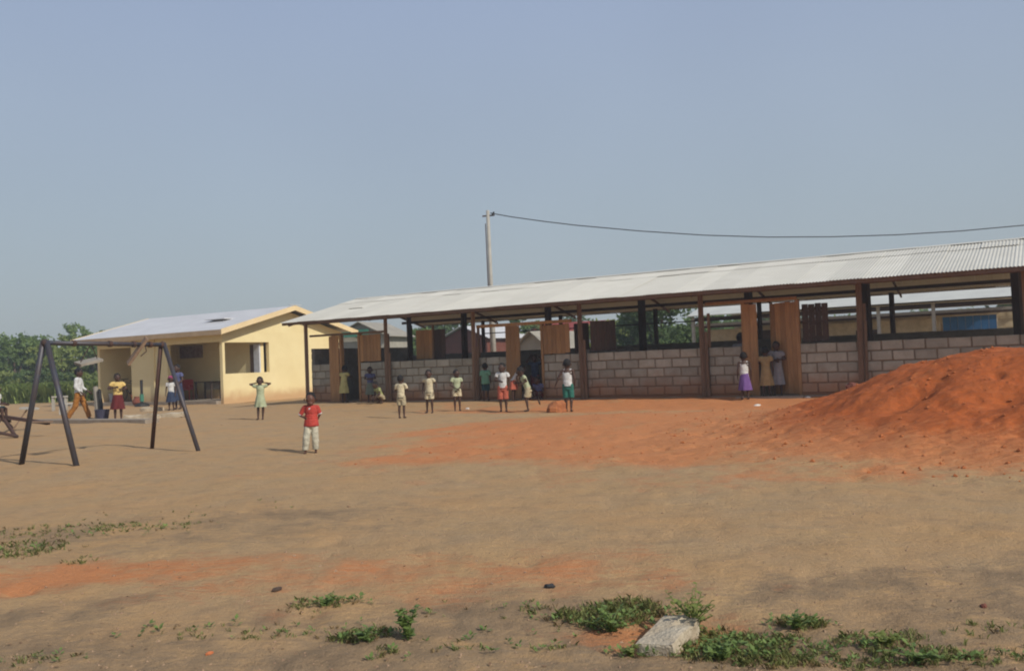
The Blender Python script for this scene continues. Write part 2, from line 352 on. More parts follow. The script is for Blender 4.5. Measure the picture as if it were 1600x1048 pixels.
# ------------------------------------------------------------------ mound of laterite
PC = (7.5, 12.6)
def pile_h(x, y):
    a = np.arctan2(y-PC[1], x-PC[0]); r = np.hypot(x-PC[0], (y-PC[1])*1.05)
    n = (fbm(x, y, .9, 4, 31)-.5)
    r2 = np.maximum(r*(1+.10*np.sin(2*a+1)*0)+n*.45, 0)
    prof = np.interp(r2, [0, .8, 1.3, 1.75, 2.2, 2.65, 3.1, 3.6, 4.1, 4.8, 5.6, 6.3], [1.38, 1.35, 1.26, 1.13, .93, .72, .52, .34, .21, .10, .015, -.05])
    lump = (fbm(x, y, 1.7, 3, 33)-.5)*.10+(fbm(x, y, 5, 5, 35)-.5)*.07+(fbm(x, y, 13, 3, 39)-.5)*.03-.16*np.exp(-ellipse(x, y, 5.15, 11.6, .42, .2, .5)**2)-.10*np.exp(-ellipse(x, y, 5.9, 10.7, .5, .22, .2)**2)-.09*np.exp(-ellipse(x, y, 6.9, 10.9, .5, .2, -.3)**2)
    prof = prof*.87
    return prof + lump*np.clip(prof*1.6, 0, 1)
g1 = np.linspace(-6.8, 6.8, 420); GX, GY = np.meshgrid(PC[0]+g1, PC[1]+g1)
PH = pile_h(GX, GY); GH = height(GX, GY)
PZ = GH+np.maximum(PH, -.05)-.004
pm = np.clip((PH-.03)*2.6, 0, 1)
pme = grid_mesh('earth_mound', GX, GY, PZ, {'red': np.maximum(red_mask(GX, GY), pm), 'dark': 0*PH, 'green': 0*PH, 'pile': pm})
if pme.polygons[0].normal.z < 0: pme.flip_normals()
o = link('earth_mound', pme, M['ground']); tag(o, 'tall heap of loose orange red earth in front of the long shed', 'earth mound')

# ------------------------------------------------------------------ long school shed
SM = Matrix.Translation(SO) @ Matrix.Rotation(-AN, 4, 'Z')          # local x = along the wall, y = into the building
shed = thing('school_shed', 'long open sided school shed with grey block walls and pale corrugated roof', 'school shed', SO, -AN)
ZB, ZS = .10, 1.41
NPOST = [.25, 3.69, 7.04, 10.66, 14.18, 18.06, 21.55, 25.1]
EZ, RZ, EN, RN, DEP = 2.82, 3.775, -1.15, 2.75, 5.5
SLOPE = (RZ-EZ)/(RN-EN)
def under(n): return (RZ-(abs(n-RN))*SLOPE)
T0, T1 = .08, 26.2
fl = MB().box((.2, -.12, -.2), (25.3, DEP+.3, .13)).build('floor_slab', M['slab'], shed)
# corrugated sheets: two rows a side, shared mesh
def sheet_mesh(n0, n1, w=.80, pitch=.076, amp=.0095):
    k = int(w/pitch*4)+2; v = []; f = []
    for j, (n, dz) in enumerate(((n0, 0), (n1, 0))):
        for i in range(k): x = i*pitch/4; v.append((x, n, under(n)+amp*math.sin(2*math.pi*i/4)))
    for i in range(k-1): f.append((i, i+1, k+i+1, k+i))
    me = bpy.data.meshes.new('roof_sheet'); me.from_pydata(v, [], f); me.polygons.foreach_set('use_smooth', [True]*len(f)); me.materials.append(M['roof']); return me
rows = [(EN-.02, EN+2.95, .0), (EN+2.85, RN+.02, .012)]
random.seed(4)
for (a, b, dz) in rows:
    for side in (0, 1):
        n0, n1 = (a, b) if side == 0 else (2*RN-b, 2*RN-a)
        me = sheet_mesh(n0, n1)
        t = T0; i = 0
        while t < T1:
            o = link('roof_sheet', me, None, shed); j = random.uniform(-.02, .02)
            o.location = (t, j if side == 0 else -j, dz+(.006 if i % 2 else 0)+random.uniform(0, .004)); o.rotation_euler = (random.uniform(-.0015, .0015), 0, random.uniform(-.002, .002))
            t += .76; i += 1
cap = MB(); segs = 11
for k in range(segs):
    a = T0+(T1-T0)*k/segs-.02; b = T0+(T1-T0)*(k+1)/segs+.03; z = RZ+.028+.005*(k % 2)
    cap.poly([(a, RN-.2, z-.05), (b, RN-.2, z-.05), (b, RN, z), (a, RN, z)]); cap.poly([(a, RN, z), (b, RN, z), (b, RN+.2, z-.05), (a, RN+.2, z-.05)])
cap.build('ridge_cap', M['roof'], shed)
# loose bent flap of sheet standing up on the roof
MB().box((1.6, .5, under(.5)+.02), (2.2, .95, under(.5)+.035), Matrix.Rotation(.0, 4, 'X')).build('roof_patch', M['roof'], shed)
for n in (EN+.05, EN+1.25, EN+2.5, RN-.15, RN+.15, 2*RN-EN-2.6, 2*RN-EN-.09):
    hp_ = .085 if n < 0 else (.05 if n < 3 else .028)
    MB().box((T0+.03, n-.02, under(n)-.018-hp_), (T1-.03, n+.02, under(n)-.018)).build('purlin', M['underwood'], shed)
# wall plates
MB().box((0, -.05, under(0)-.33), (25.4, .05, under(0)-.20)).build('wall_plate', M['underwood'], shed)
MB().box((0, DEP-.05, under(DEP)-.24), (25.4, DEP+.05, under(DEP)-.14)).build('wall_plate', M['darkwood'], shed)
for t in NPOST:
    for s in (0, 1):
        n0 = EN+.1 if s == 0 else 2*RN-EN-.1
        MB().bar((t+.09, n0, under(n0)-.12), (t+.09, RN, RZ-.12), .04, .075).build('rafter', M['underwood'], shed)
# front posts (timber, slightly crooked), the lower half a doubled plank
for i, t in enumerate(NPOST):
    w = .16 if i == 0 else .105; l = random.uniform(-.03, .03)
    MB().bar((t, -.17, -.02), (t+l, -.15, under(0)-.05), w, .09).build('post', M['post'], shed)
    if i in (1, 2, 3, 4, 5):
        MB().bar((t+.11, -.16, .05), (t+.11+l, -.15, 1.62+.05*i), .04, .07).build('post_cleat', M['post'], shed)
# centre posts and rear posts, dark timber in the shade
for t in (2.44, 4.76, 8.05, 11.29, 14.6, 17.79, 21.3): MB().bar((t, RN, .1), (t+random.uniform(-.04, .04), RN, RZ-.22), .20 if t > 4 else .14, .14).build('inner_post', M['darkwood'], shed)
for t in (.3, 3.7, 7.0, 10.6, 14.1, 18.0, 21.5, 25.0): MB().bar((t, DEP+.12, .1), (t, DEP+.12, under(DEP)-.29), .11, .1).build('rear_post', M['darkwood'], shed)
# thin rails across the openings
MB().box((.3, -.05, 2.34), (3.62, .0, 2.41)).build('rail', M['post'], shed)
MB().box((7.1, -.05, 2.29), (10.32, .0, 2.38)).build('rail', M['plank'], shed)
MB().box((14.25, -.05, 2.50), (16.6, .0, 2.58)).build('rail', M['plank'], shed)
MB().box((3.7, DEP+.03, 2.30), (14.1, DEP+.07, 2.335)).build('rail', M['darkwood'], shed)
MB().box((14.1, DEP+.03, 2.45), (24.9, DEP+.07, 2.485)).build('rail', M['darkwood'], shed)
# front wall of blocks
BL, BH, J = .447, .213, .032
segsW = [(.33, 1.62), (2.5, 3.64), (3.76, 6.98), (7.12, 8.12), (9.37, 10.58), (10.76, 14.1), (14.30, 15.2), (16.62, 18.0), (18.16, 21.5), (21.64, 25.1)]
def block_mesh(L, H=BH, D=.16):
    bm = bmesh.new(); bmesh.ops.create_cube(bm, size=1)
    for v in bm.verts: v.co = Vector((v.co.x*L, v.co.y*D, v.co.z*H))
    bmesh.ops.bevel(bm, geom=[e for e in bm.edges], offset=.014, segments=1, affect='EDGES')
    for v in bm.verts: v.co += Vector([random.uniform(-.006, .006) for _ in range(3)])
    me = bpy.data.meshes.new('block'); bm.to_mesh(me); bm.free(); me.materials.append(M['block']); return me
bcache = {}
for (a, b) in segsW:
    front = MB().box((a, .0, ZB-.1), (b, .13, ZS-.012)).build('front_wall', M['mortar'], shed)
    MB().box((a-.01, -.035, -.1), (b+.01, .0, .175), jit=.006).build('plinth', M['plinth'], shed)
    for r in range(5):
        z = ZS-(r+.5)*(BH+J); x = a-(r % 2)*(BL+J)/2 - ((a*7.3) % 1)*.2
        while x < b:
            x0 = max(x, a); x1 = min(x+BL, b)
            if x1-x0 > .06:
                L = round(x1-x0, 2); key = (L, random.randrange(3))
                if key not in bcache: bcache[key] = block_mesh(L)
                o = link('block', bcache[key], None, front); o.location = ((x0+x1)/2, .055+random.uniform(-.006, .004), z+random.uniform(-.003, .003)); o.rotation_euler = (random.uniform(-.01, .01), random.uniform(-.006, .006), random.uniform(-.008, .008))
            x += BL+J
# rear wall, end wall, partitions: in deep shade, blockwork joined
def blockwork(mb, p, q, z0, z1, th=.15):
    p = Vector(p); q = Vector(q); d = (q-p); Ln = d.length; d.normalize(); nn = Vector((-d.y, d.x, 0)); z = z0; r = 0
    while z < z1-.02:
        zz = min(z+BH, z1); x = -(r % 2)*(BL+J)/2
        while x < Ln:
            x0 = max(x, 0); x1 = min(x+BL, Ln)
            if x1-x0 > .03:
                Mx = Matrix.Translation(p) @ Matrix(((d.x, nn.x, 0), (d.y, nn.y, 0), (0, 0, 1))).to_4x4()
                mb.box((x0, -th/2, z), (x1, th/2, zz), Mx)
            x += BL+J
        z += BH+J; r += 1
    Mx = Matrix.Translation(p) @ Matrix(((d.x, nn.x, 0), (d.y, nn.y, 0), (0, 0, 1))).to_4x4()
    mb.box((.01, -th/2+.015, z0), (Ln-.01, th/2-.015, z1-.01), Mx)
mb = MB(); blockwork(mb, (.3, DEP, 0), (25.1, DEP, 0), .1, 1.62)
o = mb.build('rear_wall', M['oldblock'], shed); tag(o, kind='stuff')
mb = MB(); blockwork(mb, (.25, .15, 0), (.25, DEP-.1, 0), .1, 1.95)
o = mb.build('end_wall', M['oldblock'], shed); tag(o, kind='stuff')
mb = MB(); blockwork(mb, (10.66, .2, 0), (10.66, DEP-.1, 0), .1, 1.5)
o = mb.build('partition_wall', M['oldblock'], shed); tag(o, kind='stuff')
# doors and shutters made of planks
def planked(name, hinge, ang, w, z0, z1, mt, n, frame=True, th=.025, flip=False):
    """leaf of n planks hinged at hinge=(t,n); ang measured from the wall line"""
    d = Vector((math.cos(ang), math.sin(ang), 0)); nn = Vector((-d.y, d.x, 0)); h = Vector((hinge[0], hinge[1], 0))
    Mx = Matrix.Translation(h) @ Matrix(((d.x, nn.x, 0), (d.y, nn.y, 0), (0, 0, 1))).to_4x4()
    b = MB(); fy = -.055 if flip else 0
    for z in (z0+.12*(z1-z0), z1-.12*(z1-z0)): b.box((.02, fy, z-.04), (w-.02, fy+.03, z+.04), Mx)
    b.bar(Mx @ Vector((.05, fy+.015, z0+.14*(z1-z0))), Mx @ Vector((w-.05, fy+.015, z1-.14*(z1-z0))), .02, .06)
    leaf = b.build(name, mt, shed)
    pw = w/n
    for k in range(n):
        dz = random.uniform(-.012, .012)
        MB().box((k*pw+.003, -th, z0+dz), ((k+1)*pw-.003, random.uniform(-.002, 0), z1+dz), Mx).build('plank', mt, leaf)
    return leaf
def jamb(t, z1, mt, w=.07, n=.03, z0=.1): MB().box((t-w/2, n-.08, z0), (t+w/2, n+.06, z1)).build('door_frame', mt, shed)
jamb(1.66, 2.38, M['plank'], .08); jamb(2.46, 2.38, M['plank'], .07)
planked('door', (1.20, -.06), R(0), .42, .12, 2.33, M['plank'], 3)
planked('shutter', (2.54, -.05), R(0), .86, 1.43, 2.30, M['plank'], 6).data.name = 'shutter'
jamb(8.16, 2.30, M['plank'], .08); jamb(9.34, 2.30, M['plank'], .07)
planked('door', (8.14, -.03), R(0), .46, .14, 2.28, M['plank'], 3)
planked('shutter', (9.40, -.05), R(0), .86, 1.43, 2.26, M['plank'], 6)
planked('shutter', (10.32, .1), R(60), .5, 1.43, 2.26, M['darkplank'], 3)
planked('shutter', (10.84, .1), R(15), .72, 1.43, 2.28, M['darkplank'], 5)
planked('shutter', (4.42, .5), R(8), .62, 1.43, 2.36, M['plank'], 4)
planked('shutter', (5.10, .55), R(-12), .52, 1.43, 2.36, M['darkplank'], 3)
MB().box((5.04, .5, 1.38), (5.10, .56, 2.5)).build('window_frame', M['post'], shed)
jamb(15.24, 2.50, M['plank'], .09); jamb(16.60, 2.50, M['plank'], .08)
planked('door', (15.22, -.04), R(0), .38, .14, 2.46, M['plank'], 2)
planked('door', (16.56, -.02), R(158), .78, .16, 2.46, M['plank'], 5, flip=True)
planked('shutter', (16.68, .1), R(12), .62, 1.43, 2.38, M['darkplank'], 4)
for t in (3.62, 7.1, 10.52, 14.3, 18.16): MB().box((t-.03, .02, ZS), (t+.03, .09, 2.3)).build('window_frame', M['post'], shed)
MB().box((15.1, -.5, .0), (16.75, -.03, .135), jit=.008).build('step', M['slab'], shed)
# classroom furniture silhouettes inside are things of their own
MB().box((-.02, 0, 0), (0, 0, 0))
bb = MB().box((12.2, 5.25, 1.0), (13.9, 5.29, 1.55)).box((12.15, 5.2, .98), (13.95, 5.24, 1.02))
o = bb.build('blackboard', M['black'], None); o.matrix_world = SM; tag(o, 'dark blackboard against the rear wall inside the fourth bay', 'blackboard')
bpy.data.objects.remove(o)

# ------------------------------------------------------------------ yellow house
house = thing('yellow_house', 'single storey yellow house with verandah and pale metal gable roof', 'house', HO, math.pi-AN)
# local: x = along the facade to the left (-D), y = towards the camera (-N)
def hb(mb, s0, s1, n0, n1, z0, z1): return mb.box((s0, -n1, z0), (s1, -n0, z1))
HL, HD = 8.06, 7.2
w = MB()
hb(w, .0, .16, 0, .12, 0, 2.5)                       # corner pier
hb(w, 3.35, 5.72, 0, .18, 0, 2.5)
hb(w, 7.9, 8.06, 0, .18, 0, 2.5)
hb(w, .002, 8.058, .002, .178, 2.5, 2.86)              # band over the verandah
hb(w, .2, 7.95, 2.2, 2.38, 0, 2.8)                   # wall behind the verandah
hb(w, 5.55, 5.72, .18, 2.2, 0, 2.8)
hb(w, 7.9, 8.06, .18, HD, 0, 2.86)
hb(w, .0, 8.06, HD-.18, HD, 0, 2.86)
# gable wall with the big opening
hb(w, .0, .18, .12, HD-.18, 0, 1.2); hb(w, .0, .18, 2.52, HD-.18, 1.2, 2.46); hb(w, .0, .18, .12, HD-.18, 2.46, 2.86)
hb(w, .0, .18, 2.5, 2.52, 1.2, 2.46)
wl = w.build('wall', M['yellow'], house)
for s in (.0, 7.88):
    g_ = MB().prism([(s+.001, 0, 2.86), (s+.001, -HD, 2.86), (s+.001, -HD/2, 2.86+.95)], (.178, 0, 0)); g_.build('gable_wall', M['yellow'], house)
hb(MB(), .16, 8.1, -.25, 2.0, 0, .14).build('verandah_floor', M['slab'], house)
RE = .45; zr = 3.98; ze = 2.93; hs = (zr-ze)/(HD/2+RE)
for sgn in (0, 1):
    rb = MB(); n0 = -RE if sgn == 0 else HD+RE
    rb.prism([(-.5, -n0, ze), (-.5, -HD/2, zr), (-.5, -HD/2, zr+.03), (-.5, -n0, ze+.03)], (9.75, 0, 0)); rb.build('roof', M['houseroof'], house)
hb(MB(), -.5, 9.25, -RE-.03, -RE+.0, ze-.17, ze+.02).build('fascia', pmat('shaded_fascia', (.50, .37, .23), (.40, .29, .18), 3, .8), house)  # cream fascia with its shade painted in: browner, as if facing away from the sun
for s in (-.53, 9.25):
    fb = MB().prism([(s, RE+.03, ze-.17), (s, RE+.03, ze+.04), (s, -HD/2, zr+.045), (s, -HD-RE, ze+.04), (s, -HD-RE, ze-.17), (s, -HD/2, zr-.17)], (.03, 0, 0)); fb.build('fascia', M['cream'], house)
hb(MB(), -.56, -.46, HD/2-.35, HD/2+.35, zr+.05, zr+.07).build('ridge_cap', M['houseroof'], house)
hb(MB(), 1.2, 2.4, 1.2, 1.9, 3.5, 3.53).build('roof_patch', M['houseroof'], house)
cw = MB(); hb(cw, 2.2, 2.28, 1.80, 1.9, .9, 2.4)
# doorway / window with white curtain seen through the gable opening, on the far inner wall
hb(MB(), .52, .76, 2.14, 2.198, .9, 2.38).build('door_frame', M['brownframe'], house)
hb(MB(), .19, .52, 2.12, 2.195, .7, 2.40).build('curtain', M['curtain'], house)
hb(MB(), 6.0, 6.7, 2.17, 2.198, .14, 2.15).build('door', M['brownframe'], house)
hb(MB(), 4.12, 4.17, -.06, -.0, .1, 2.9).build('downpipe', M['yellow'], house)
hb(MB(), -.12, .0, 5.85, 6.15, .12, .62).build('vent_box', M['yellow'], house)
HMx = Matrix.Translation(HO) @ Matrix.Rotation(math.pi-AN, 4, 'Z')
def hw(s, n, z): return HMx @ Vector((s, -n, z))
# poster
p = MB(); hb(p, 3.75, 5.25, 2.165, 2.185, 1.95, 2.5); o = p.build('wall_poster', pmat('faded_print', (.16, .09, .08), (.35, .25, .18), 6, .8), None); o.matrix_world = HMx
tag(o, 'wide faded reddish brown picture panel on the verandah back wall', 'poster')
def table(s, n):
    t = thing('table', 'dark low wooden table under the verandah left of the corner pier', 'table', hw(s, n, .14), math.pi-AN)
    MB().box((-.55, -.3, .72), (.55, .3, .76)).build('table_top', M['darkwood'], t)
    for a in (-.48, .48):
        for b in (-.24, .24): MB().box((a-.03, b-.03, 0), (a+.03, b+.03, .72)).build('leg', M['darkwood'], t)
    MB().box((-.5, -.28, .40), (.5, -.26, .72)).build('apron_board', M['greyboard'], t)
table(2.66, 1.5)
t = thing('plastic_chair', 'bright red plastic chair with armrests on the verandah', 'chair', hw(3.72, 1.2, .14), math.pi-AN+.5)
MB().box((-.24, -.22, .42), (.24, .22, .45)).build('seat', M['red'], t)
MB().box((-.24, -.24, .45), (.24, -.21, .88), jit=.01).build('backrest', M['red'], t)
for a in (-.22, .22):
    MB().box((a-.02, -.22, .63), (a+.02, .2, .66)).build('armrest', M['red'], t)
    for b in (-.2, .2): MB().tube([(a*1.1, b*1.15, 0), (a, b, .63 if b > 0 else .45)], .02, 6).build('leg', M['red'], t)
# dark motorbike-like bicycle under the left bay
t = thing('bicycle', 'dark bicycle parked in the left bay of the verandah', 'bicycle', hw(7.2, 1.0, .14), math.pi-AN+.15)
for x in (-.5, .5):
    wh = MB(); P_ = [(x+.31*math.cos(a), 0, .32+.31*math.sin(a)) for a in [2*math.pi*k/18 for k in range(19)]]; wh.tube(P_, .02, 6, cap=False)
    wq = wh.build('wheel', M['black'], t); sp_ = MB()
    for k in range(6): a = math.pi*k/6; sp_.bar((x-.3*math.cos(a), 0, .32-.3*math.sin(a)), (x+.3*math.cos(a), 0, .32+.3*math.sin(a)), .005)
    sp_.build('spokes', M['rust'], wq)
fr = MB()
for a, b in (((-.5, .32), (-.15, .8)), ((-.5, .32), (0, .3)), ((0, .3), (-.17, .85)), ((0, .3), (.4, .78)), ((-.16, .78), (.4, .85)), ((.5, .32), (.38, .98))): fr.tube([(a[0], 0, a[1]), (b[0], 0, b[1])], .018, 6)
fr.build('frame', M['rust'], t); MB().box((-.3, -.07, .86), (-.05, .07, .92)).build('saddle', M['black'], t)
MB().tube([(.36, -.25, 1.0), (.38, 0, .98), (.36, .25, 1.0)], .015, 6).build('handlebar', M['black'], t)
def pot(name, label, cat, P, r, h, mt, taper=.75, group=None, handle=True):
    t = thing(name, label, cat, P, 0, group)
    b = MB(); n = 16; rg = [(0, r*taper*.98, 0), (0, r*taper, .01), (h, r, 0), (h, r*.93, 0), (.03, r*taper*.9, 0)]
    b.loft([((0, 0, z), q, q) for z, q, _ in rg], n); b.build('body', mt, t, sm=False)
    MB().tube([(r*math.cos(a), r*math.sin(a), h) for a in [2*math.pi*k/16 for k in range(17)]], .012, 5, cap=False).build('rim', mt, t)
    if handle: MB().tube([(r*math.cos(a), 0, h*.95-.12*math.sin(a)*r*4) for a in [math.pi*k/8 for k in range(9)]], .005, 4).build('handle', M['rust'], t)
    return t
P0 = ground_at(160, 656); pot('bucket', 'dark blue grey bucket standing by the pale posts left of the girl in maroon skirt', 'bucket', (P0.x, P0.y, gz(P0.x, P0.y)), .21, .32, M['bucket'])
pot('pail', 'pale grey pail on the floor of the left verandah bay', 'pail', hw(7.72, .45, .14), .16, .36, pmat('grey_pail', (.42, .42, .42), (.3, .3, .3), 4, .6))
pot('basin', 'orange plastic basin on the verandah floor beside the bicycle', 'basin', hw(5.98, .35, .14), .18, .3, pmat('orange_plastic', (.55, .13, .03), (.45, .1, .03), 4, .5), handle=False)
pot('cooking_pot', 'blackened round cooking pot on the verandah floor behind the girl in maroon skirt', 'pot', hw(6.3, .6, .14), .2, .25, M['black'], 1.0, handle=False)
# hoe leaning, weighted stand
P0 = ground_at(222, 635)
t = thing('parasol_stand', 'dark upright pipe on a round base in front of the yellow wall', 'stand', (P0.x, P0.y, gz(P0.x, P0.y)))
MB().tube([(0, 0, 0), (0, 0, 1.08)], .06, 8).build('pole', M['black'], t); MB().loft([((0, 0, 0), .3, .3), ((0, 0, .1), .26, .26), ((0, 0, .16), .1, .1)], 14).build('base', M['black'], t)
MB().tube([(0, 0, .2), (0, 0, .5)], .085, 8).build('sleeve', M['green'], t)
P0 = ground_at(214, 634)
t = thing('clay_jar', 'small dark reddish jar at the foot of the yellow wall', 'jar', (P0.x, P0.y, gz(P0.x, P0.y)))
MB().loft([((0, 0, 0), .1, .1), ((0, 0, .12), .19, .19), ((0, 0, .25), .15, .15), ((0, 0, .33), .09, .09)], 14).build('body', M['brownwall'], t); MB().loft([((0, 0, .33), .11, .11), ((0, 0, .37), .11, .11)], 14).build('rim', M['brownwall'], t)

# ------------------------------------------------------------------ buildings behind
def gable_house(name, label, cat, P, rz, L, Wd, hw_, rise, wm, rm, parts=(), over=.35, gables=True):
    """origin front left corner, local x along the front, y back; ridge along x if gables else along y"""
    t = thing(name, label, cat, P, rz)
    b = MB(); th = .18
    b.box((0, 0, -.3), (L, th, hw_)).box((0, Wd-th, -.3), (L, Wd, hw_)).box((0, th, -.3), (th, Wd-th, hw_)).box((L-th, th, -.3), (L, Wd-th, hw_))
    if gables:
        for x in (0, L-th): b.prism([(x, 0, hw_), (x, Wd, hw_), (x, Wd/2, hw_+rise)], (th, 0, 0))
    else:
        for y in (0, Wd-th): b.prism([(0, y, hw_), (L, y, hw_), (L/2, y, hw_+rise)], (0, th, 0))
    b.build('wall', wm, t)
    for s in (0, 1):
        r = MB()
        if gables:
            k = rise/(Wd/2); y0 = -over if s == 0 else Wd+over
            r.prism([(-over, y0, hw_-over*k+.03), (-over, Wd/2, hw_+rise+.03), (-over, Wd/2, hw_+rise+.08), (-over, y0, hw_-over*k+.08)], (L+2*over, 0, 0))
        else:
            k = rise/(L/2); x0 = -over if s == 0 else L+over
            r.prism([(x0, -over, hw_-over*k+.03), (L/2, -over, hw_+rise+.03), (L/2, -over, hw_+rise+.08), (x0, -over, hw_-over*k+.08)], (0, Wd+2*over, 0))
        r.build('roof', rm, t)
    for pt in parts:
        nm, a, c, mt = pt; MB().box(a, c).build(nm, mt, t)
    return t
def face(px0, px1, Y0, Y1):  # helper: direction of a front between two ground columns
    a = at(px0, 560, Y0); b = at(px1, 560, Y1); a.z = b.z = 0; d = b-a; return a, math.atan2(d.y, d.x), d.length
a, rz, L = face(528, 603, 54, 53)
gable_house('block_house', 'unfinished grey block house with green roof edge behind the yellow house', 'house', a, rz, L, 3.2, 3.1, .75, pmat('distant_blockwork', (.42, .39, .33), (.30, .28, .23), 2.5, .9, .4, 6), M['greywall'],
            [('window', (1.6, -.03, 1.0), (2.5, .02, 2.2), M['black']), ('fascia', (-.3, -.42, 3.02), (2.3, -.36, 3.45), M['green'])], gables=False)
a, rz, L = face(692, 762, 62, 60)
gable_house('brown_house', 'reddish brown mud walled house with white edged roof seen through the shed', 'house', a, rz, L, 5, 2.9, .75, M['brownwall'], M['houseroof'],
            [('window', (1.9, -.03, .9), (2.5, .02, 1.7), M['black']), ('door', (.5, -.03, 0), (1.2, .02, 1.9), M['darkwood'])], gables=False)
a, rz, L = face(752, 800, 70, 69)
gable_house('pale_roof_hut', 'small hut with pale metal roof behind the electric pole', 'hut', a, rz, L, 4, 2.2, .9, M['palewall'], M['houseroof'], [('door', (.9, -.03, 0), (1.6, .02, 1.9), M['darkwood'])])
a, rz, L = face(805, 862, 44, 43)
gable_house('grey_gable_house', 'low grey rendered gable house seen through the second doorway', 'house', a, rz, L, 5, 1.75, .85, M['greywall'], M['greywall'], [('window', (.7, -.03, .6), (1.3, .02, 1.2), M['black'])], gables=False)
a, rz, L = face(826, 930, 64, 62)
gable_house('red_roof_house', 'cream house with a long red roof behind the middle of the shed', 'house', a, rz, L, 6, 2.9, .9, M['greywall'], M['redroof'], [('window', (2.5, -.03, 1.2), (3.6, .02, 2.2), M['black'])])

# second long shed beyond
B2 = thing('far_shed', 'second long shed with grey roof and blue shutter behind the first', 'shed', sw(9.0, 14.0), -AN)
def e2(t): return t-9.0
r2 = MB().prism([(0, -.9, 2.78), (0, 2.6, 3.62), (0, 2.6, 3.66), (0, -.9, 2.82)], (12.1, 0, 0)); r2.build('roof', pmat('old_grey_zinc', (.60, .60, .54), (.50, .50, .46), 1, .6), B2)
MB().prism([(0, 6.1, 2.78), (0, 2.6, 3.62), (0, 2.6, 3.66), (0, 6.1, 2.82)], (12.1, 0, 0)).build('roof', M['houseroof'], B2)
mb = MB(); blockwork(mb, (.2, 1.2, 0), (9.35, 1.2, 0), .05, 2.25); blockwork(mb, (11.3, 1.2, 0), (12.0, 1.2, 0), .05, 2.1); blockwork(mb, (.2, 5.0, 0), (12, 5.0, 0), .05, 2.6)
o = mb.build('wall', M['palewall'], B2); tag(o, kind='stuff')
for t in (.1, 2.6, 5.0, 7.4, 9.3, 12.0): MB().box((t-.06, -.5, 0), (t+.06, -.38, 2.75)).build('post', M['pole'], B2)
for k, z in enumerate((2.62, 2.42)): MB().box((0, -.46-.02*k, z-.05), (12.1, -.42, z+.05)).build('rail', M['darkwood'] if k == 0 else M['greyboard'], B2)
MB().box((0, -.36, 2.58), (12.1, -.33, 2.74)).build('eave_shade_board', M['darkwood'], B2)  # added dark board standing in for the deep shade under the eave
MB().box((0, 1.0, 2.32), (12.1, 1.1, 2.44)).build('wall_plate', M['darkwood'], B2)
for k in range(7): MB().box((9.45+k*.26, 1.06, .3), (9.45+k*.26+.25, 1.12+.02*(k % 2), 2.25)).build('shutter_panel', M['blue'], B2)
MB().box((3.6, 1.05, .1), (4.6, 1.13, 2.1)).build('door', M['greyboard'], B2); MB().box((6.3, 1.05, .9), (7.1, 1.13, 1.9)).build('window', M['darkwood'], B2)
MB().box((2.2, 1.05, .1), (3.1, 1.13, 2.1)).build('door', M['darkwood'], B2)

# ------------------------------------------------------------------ electric pole and wire
ep = thing('electric_pole', 'tall slightly leaning pale concrete electric pole behind the shed', 'electric pole', at(772, 560, 40)*1)
base = at(772, 560, 40); ep.location = (base.x, base.y, 0); top = at(762, 329, 40) - Vector((base.x, base.y, 0))
MB().tube([(0, 0, 0), top*.5, top], [.13, .10, .075], 10).build('shaft', M['pole'], ep, sm=True)
d = top.normalized()
MB().bar(top-d*.25+Vector((-.25, 0, 0)), top-d*.25+Vector((.3, 0, .03)), .06).build('cross_arm', M['rust'], ep)
MB().tube([top-d*.22+Vector((.2, -.05, 0)), top-d*.08+Vector((.28, -.05, 0))], .04, 8).build('insulator', M['black'], ep)
MB().tube([top-d*.6+Vector((-.12, -.1, 0)), top*.55+Vector((-.12, -.12, 0)), Vector((-.13, -.14, .2))], .022, 5).build('down_cable', M['rust'], ep)
wp_ = [(766, 333), (800, 339), (850, 346), (900, 352), (1000, 361), (1100, 367.5), (1200, 370.5), (1300, 370), (1400, 367), (1500, 361), (1600, 352), (1700, 340), (1850, 315)]
P_ = []
x0, y0 = at(766, 333, 40).xy; x1, y1 = 33., 36.
for px, py in wp_:
    q = ray(px, py); s = q.x/q.y; # plan line from (x0,y0) to (x1,y1)
    u = (s*y0-x0)/((x1-x0)-s*(y1-y0)); Yd = y0+u*(y1-y0); P_.append(at(px, py, Yd))
o = MB().tube(P_, .022, 5).build('electric_wire', M['black'], None); tag(o, 'black sagging wire running from the pole across the sky', 'wire')
o2 = thing('electric_pole', 'second concrete electric pole at the far right end of the wire', 'electric pole', (P_[-1].x+.1, P_[-1].y, 0))
MB().tube([(0, 0, 0), (0, 0, P_[-1].z+.3)], [.16, .1], 12).build('shaft', M['pole'], o2, sm=True)

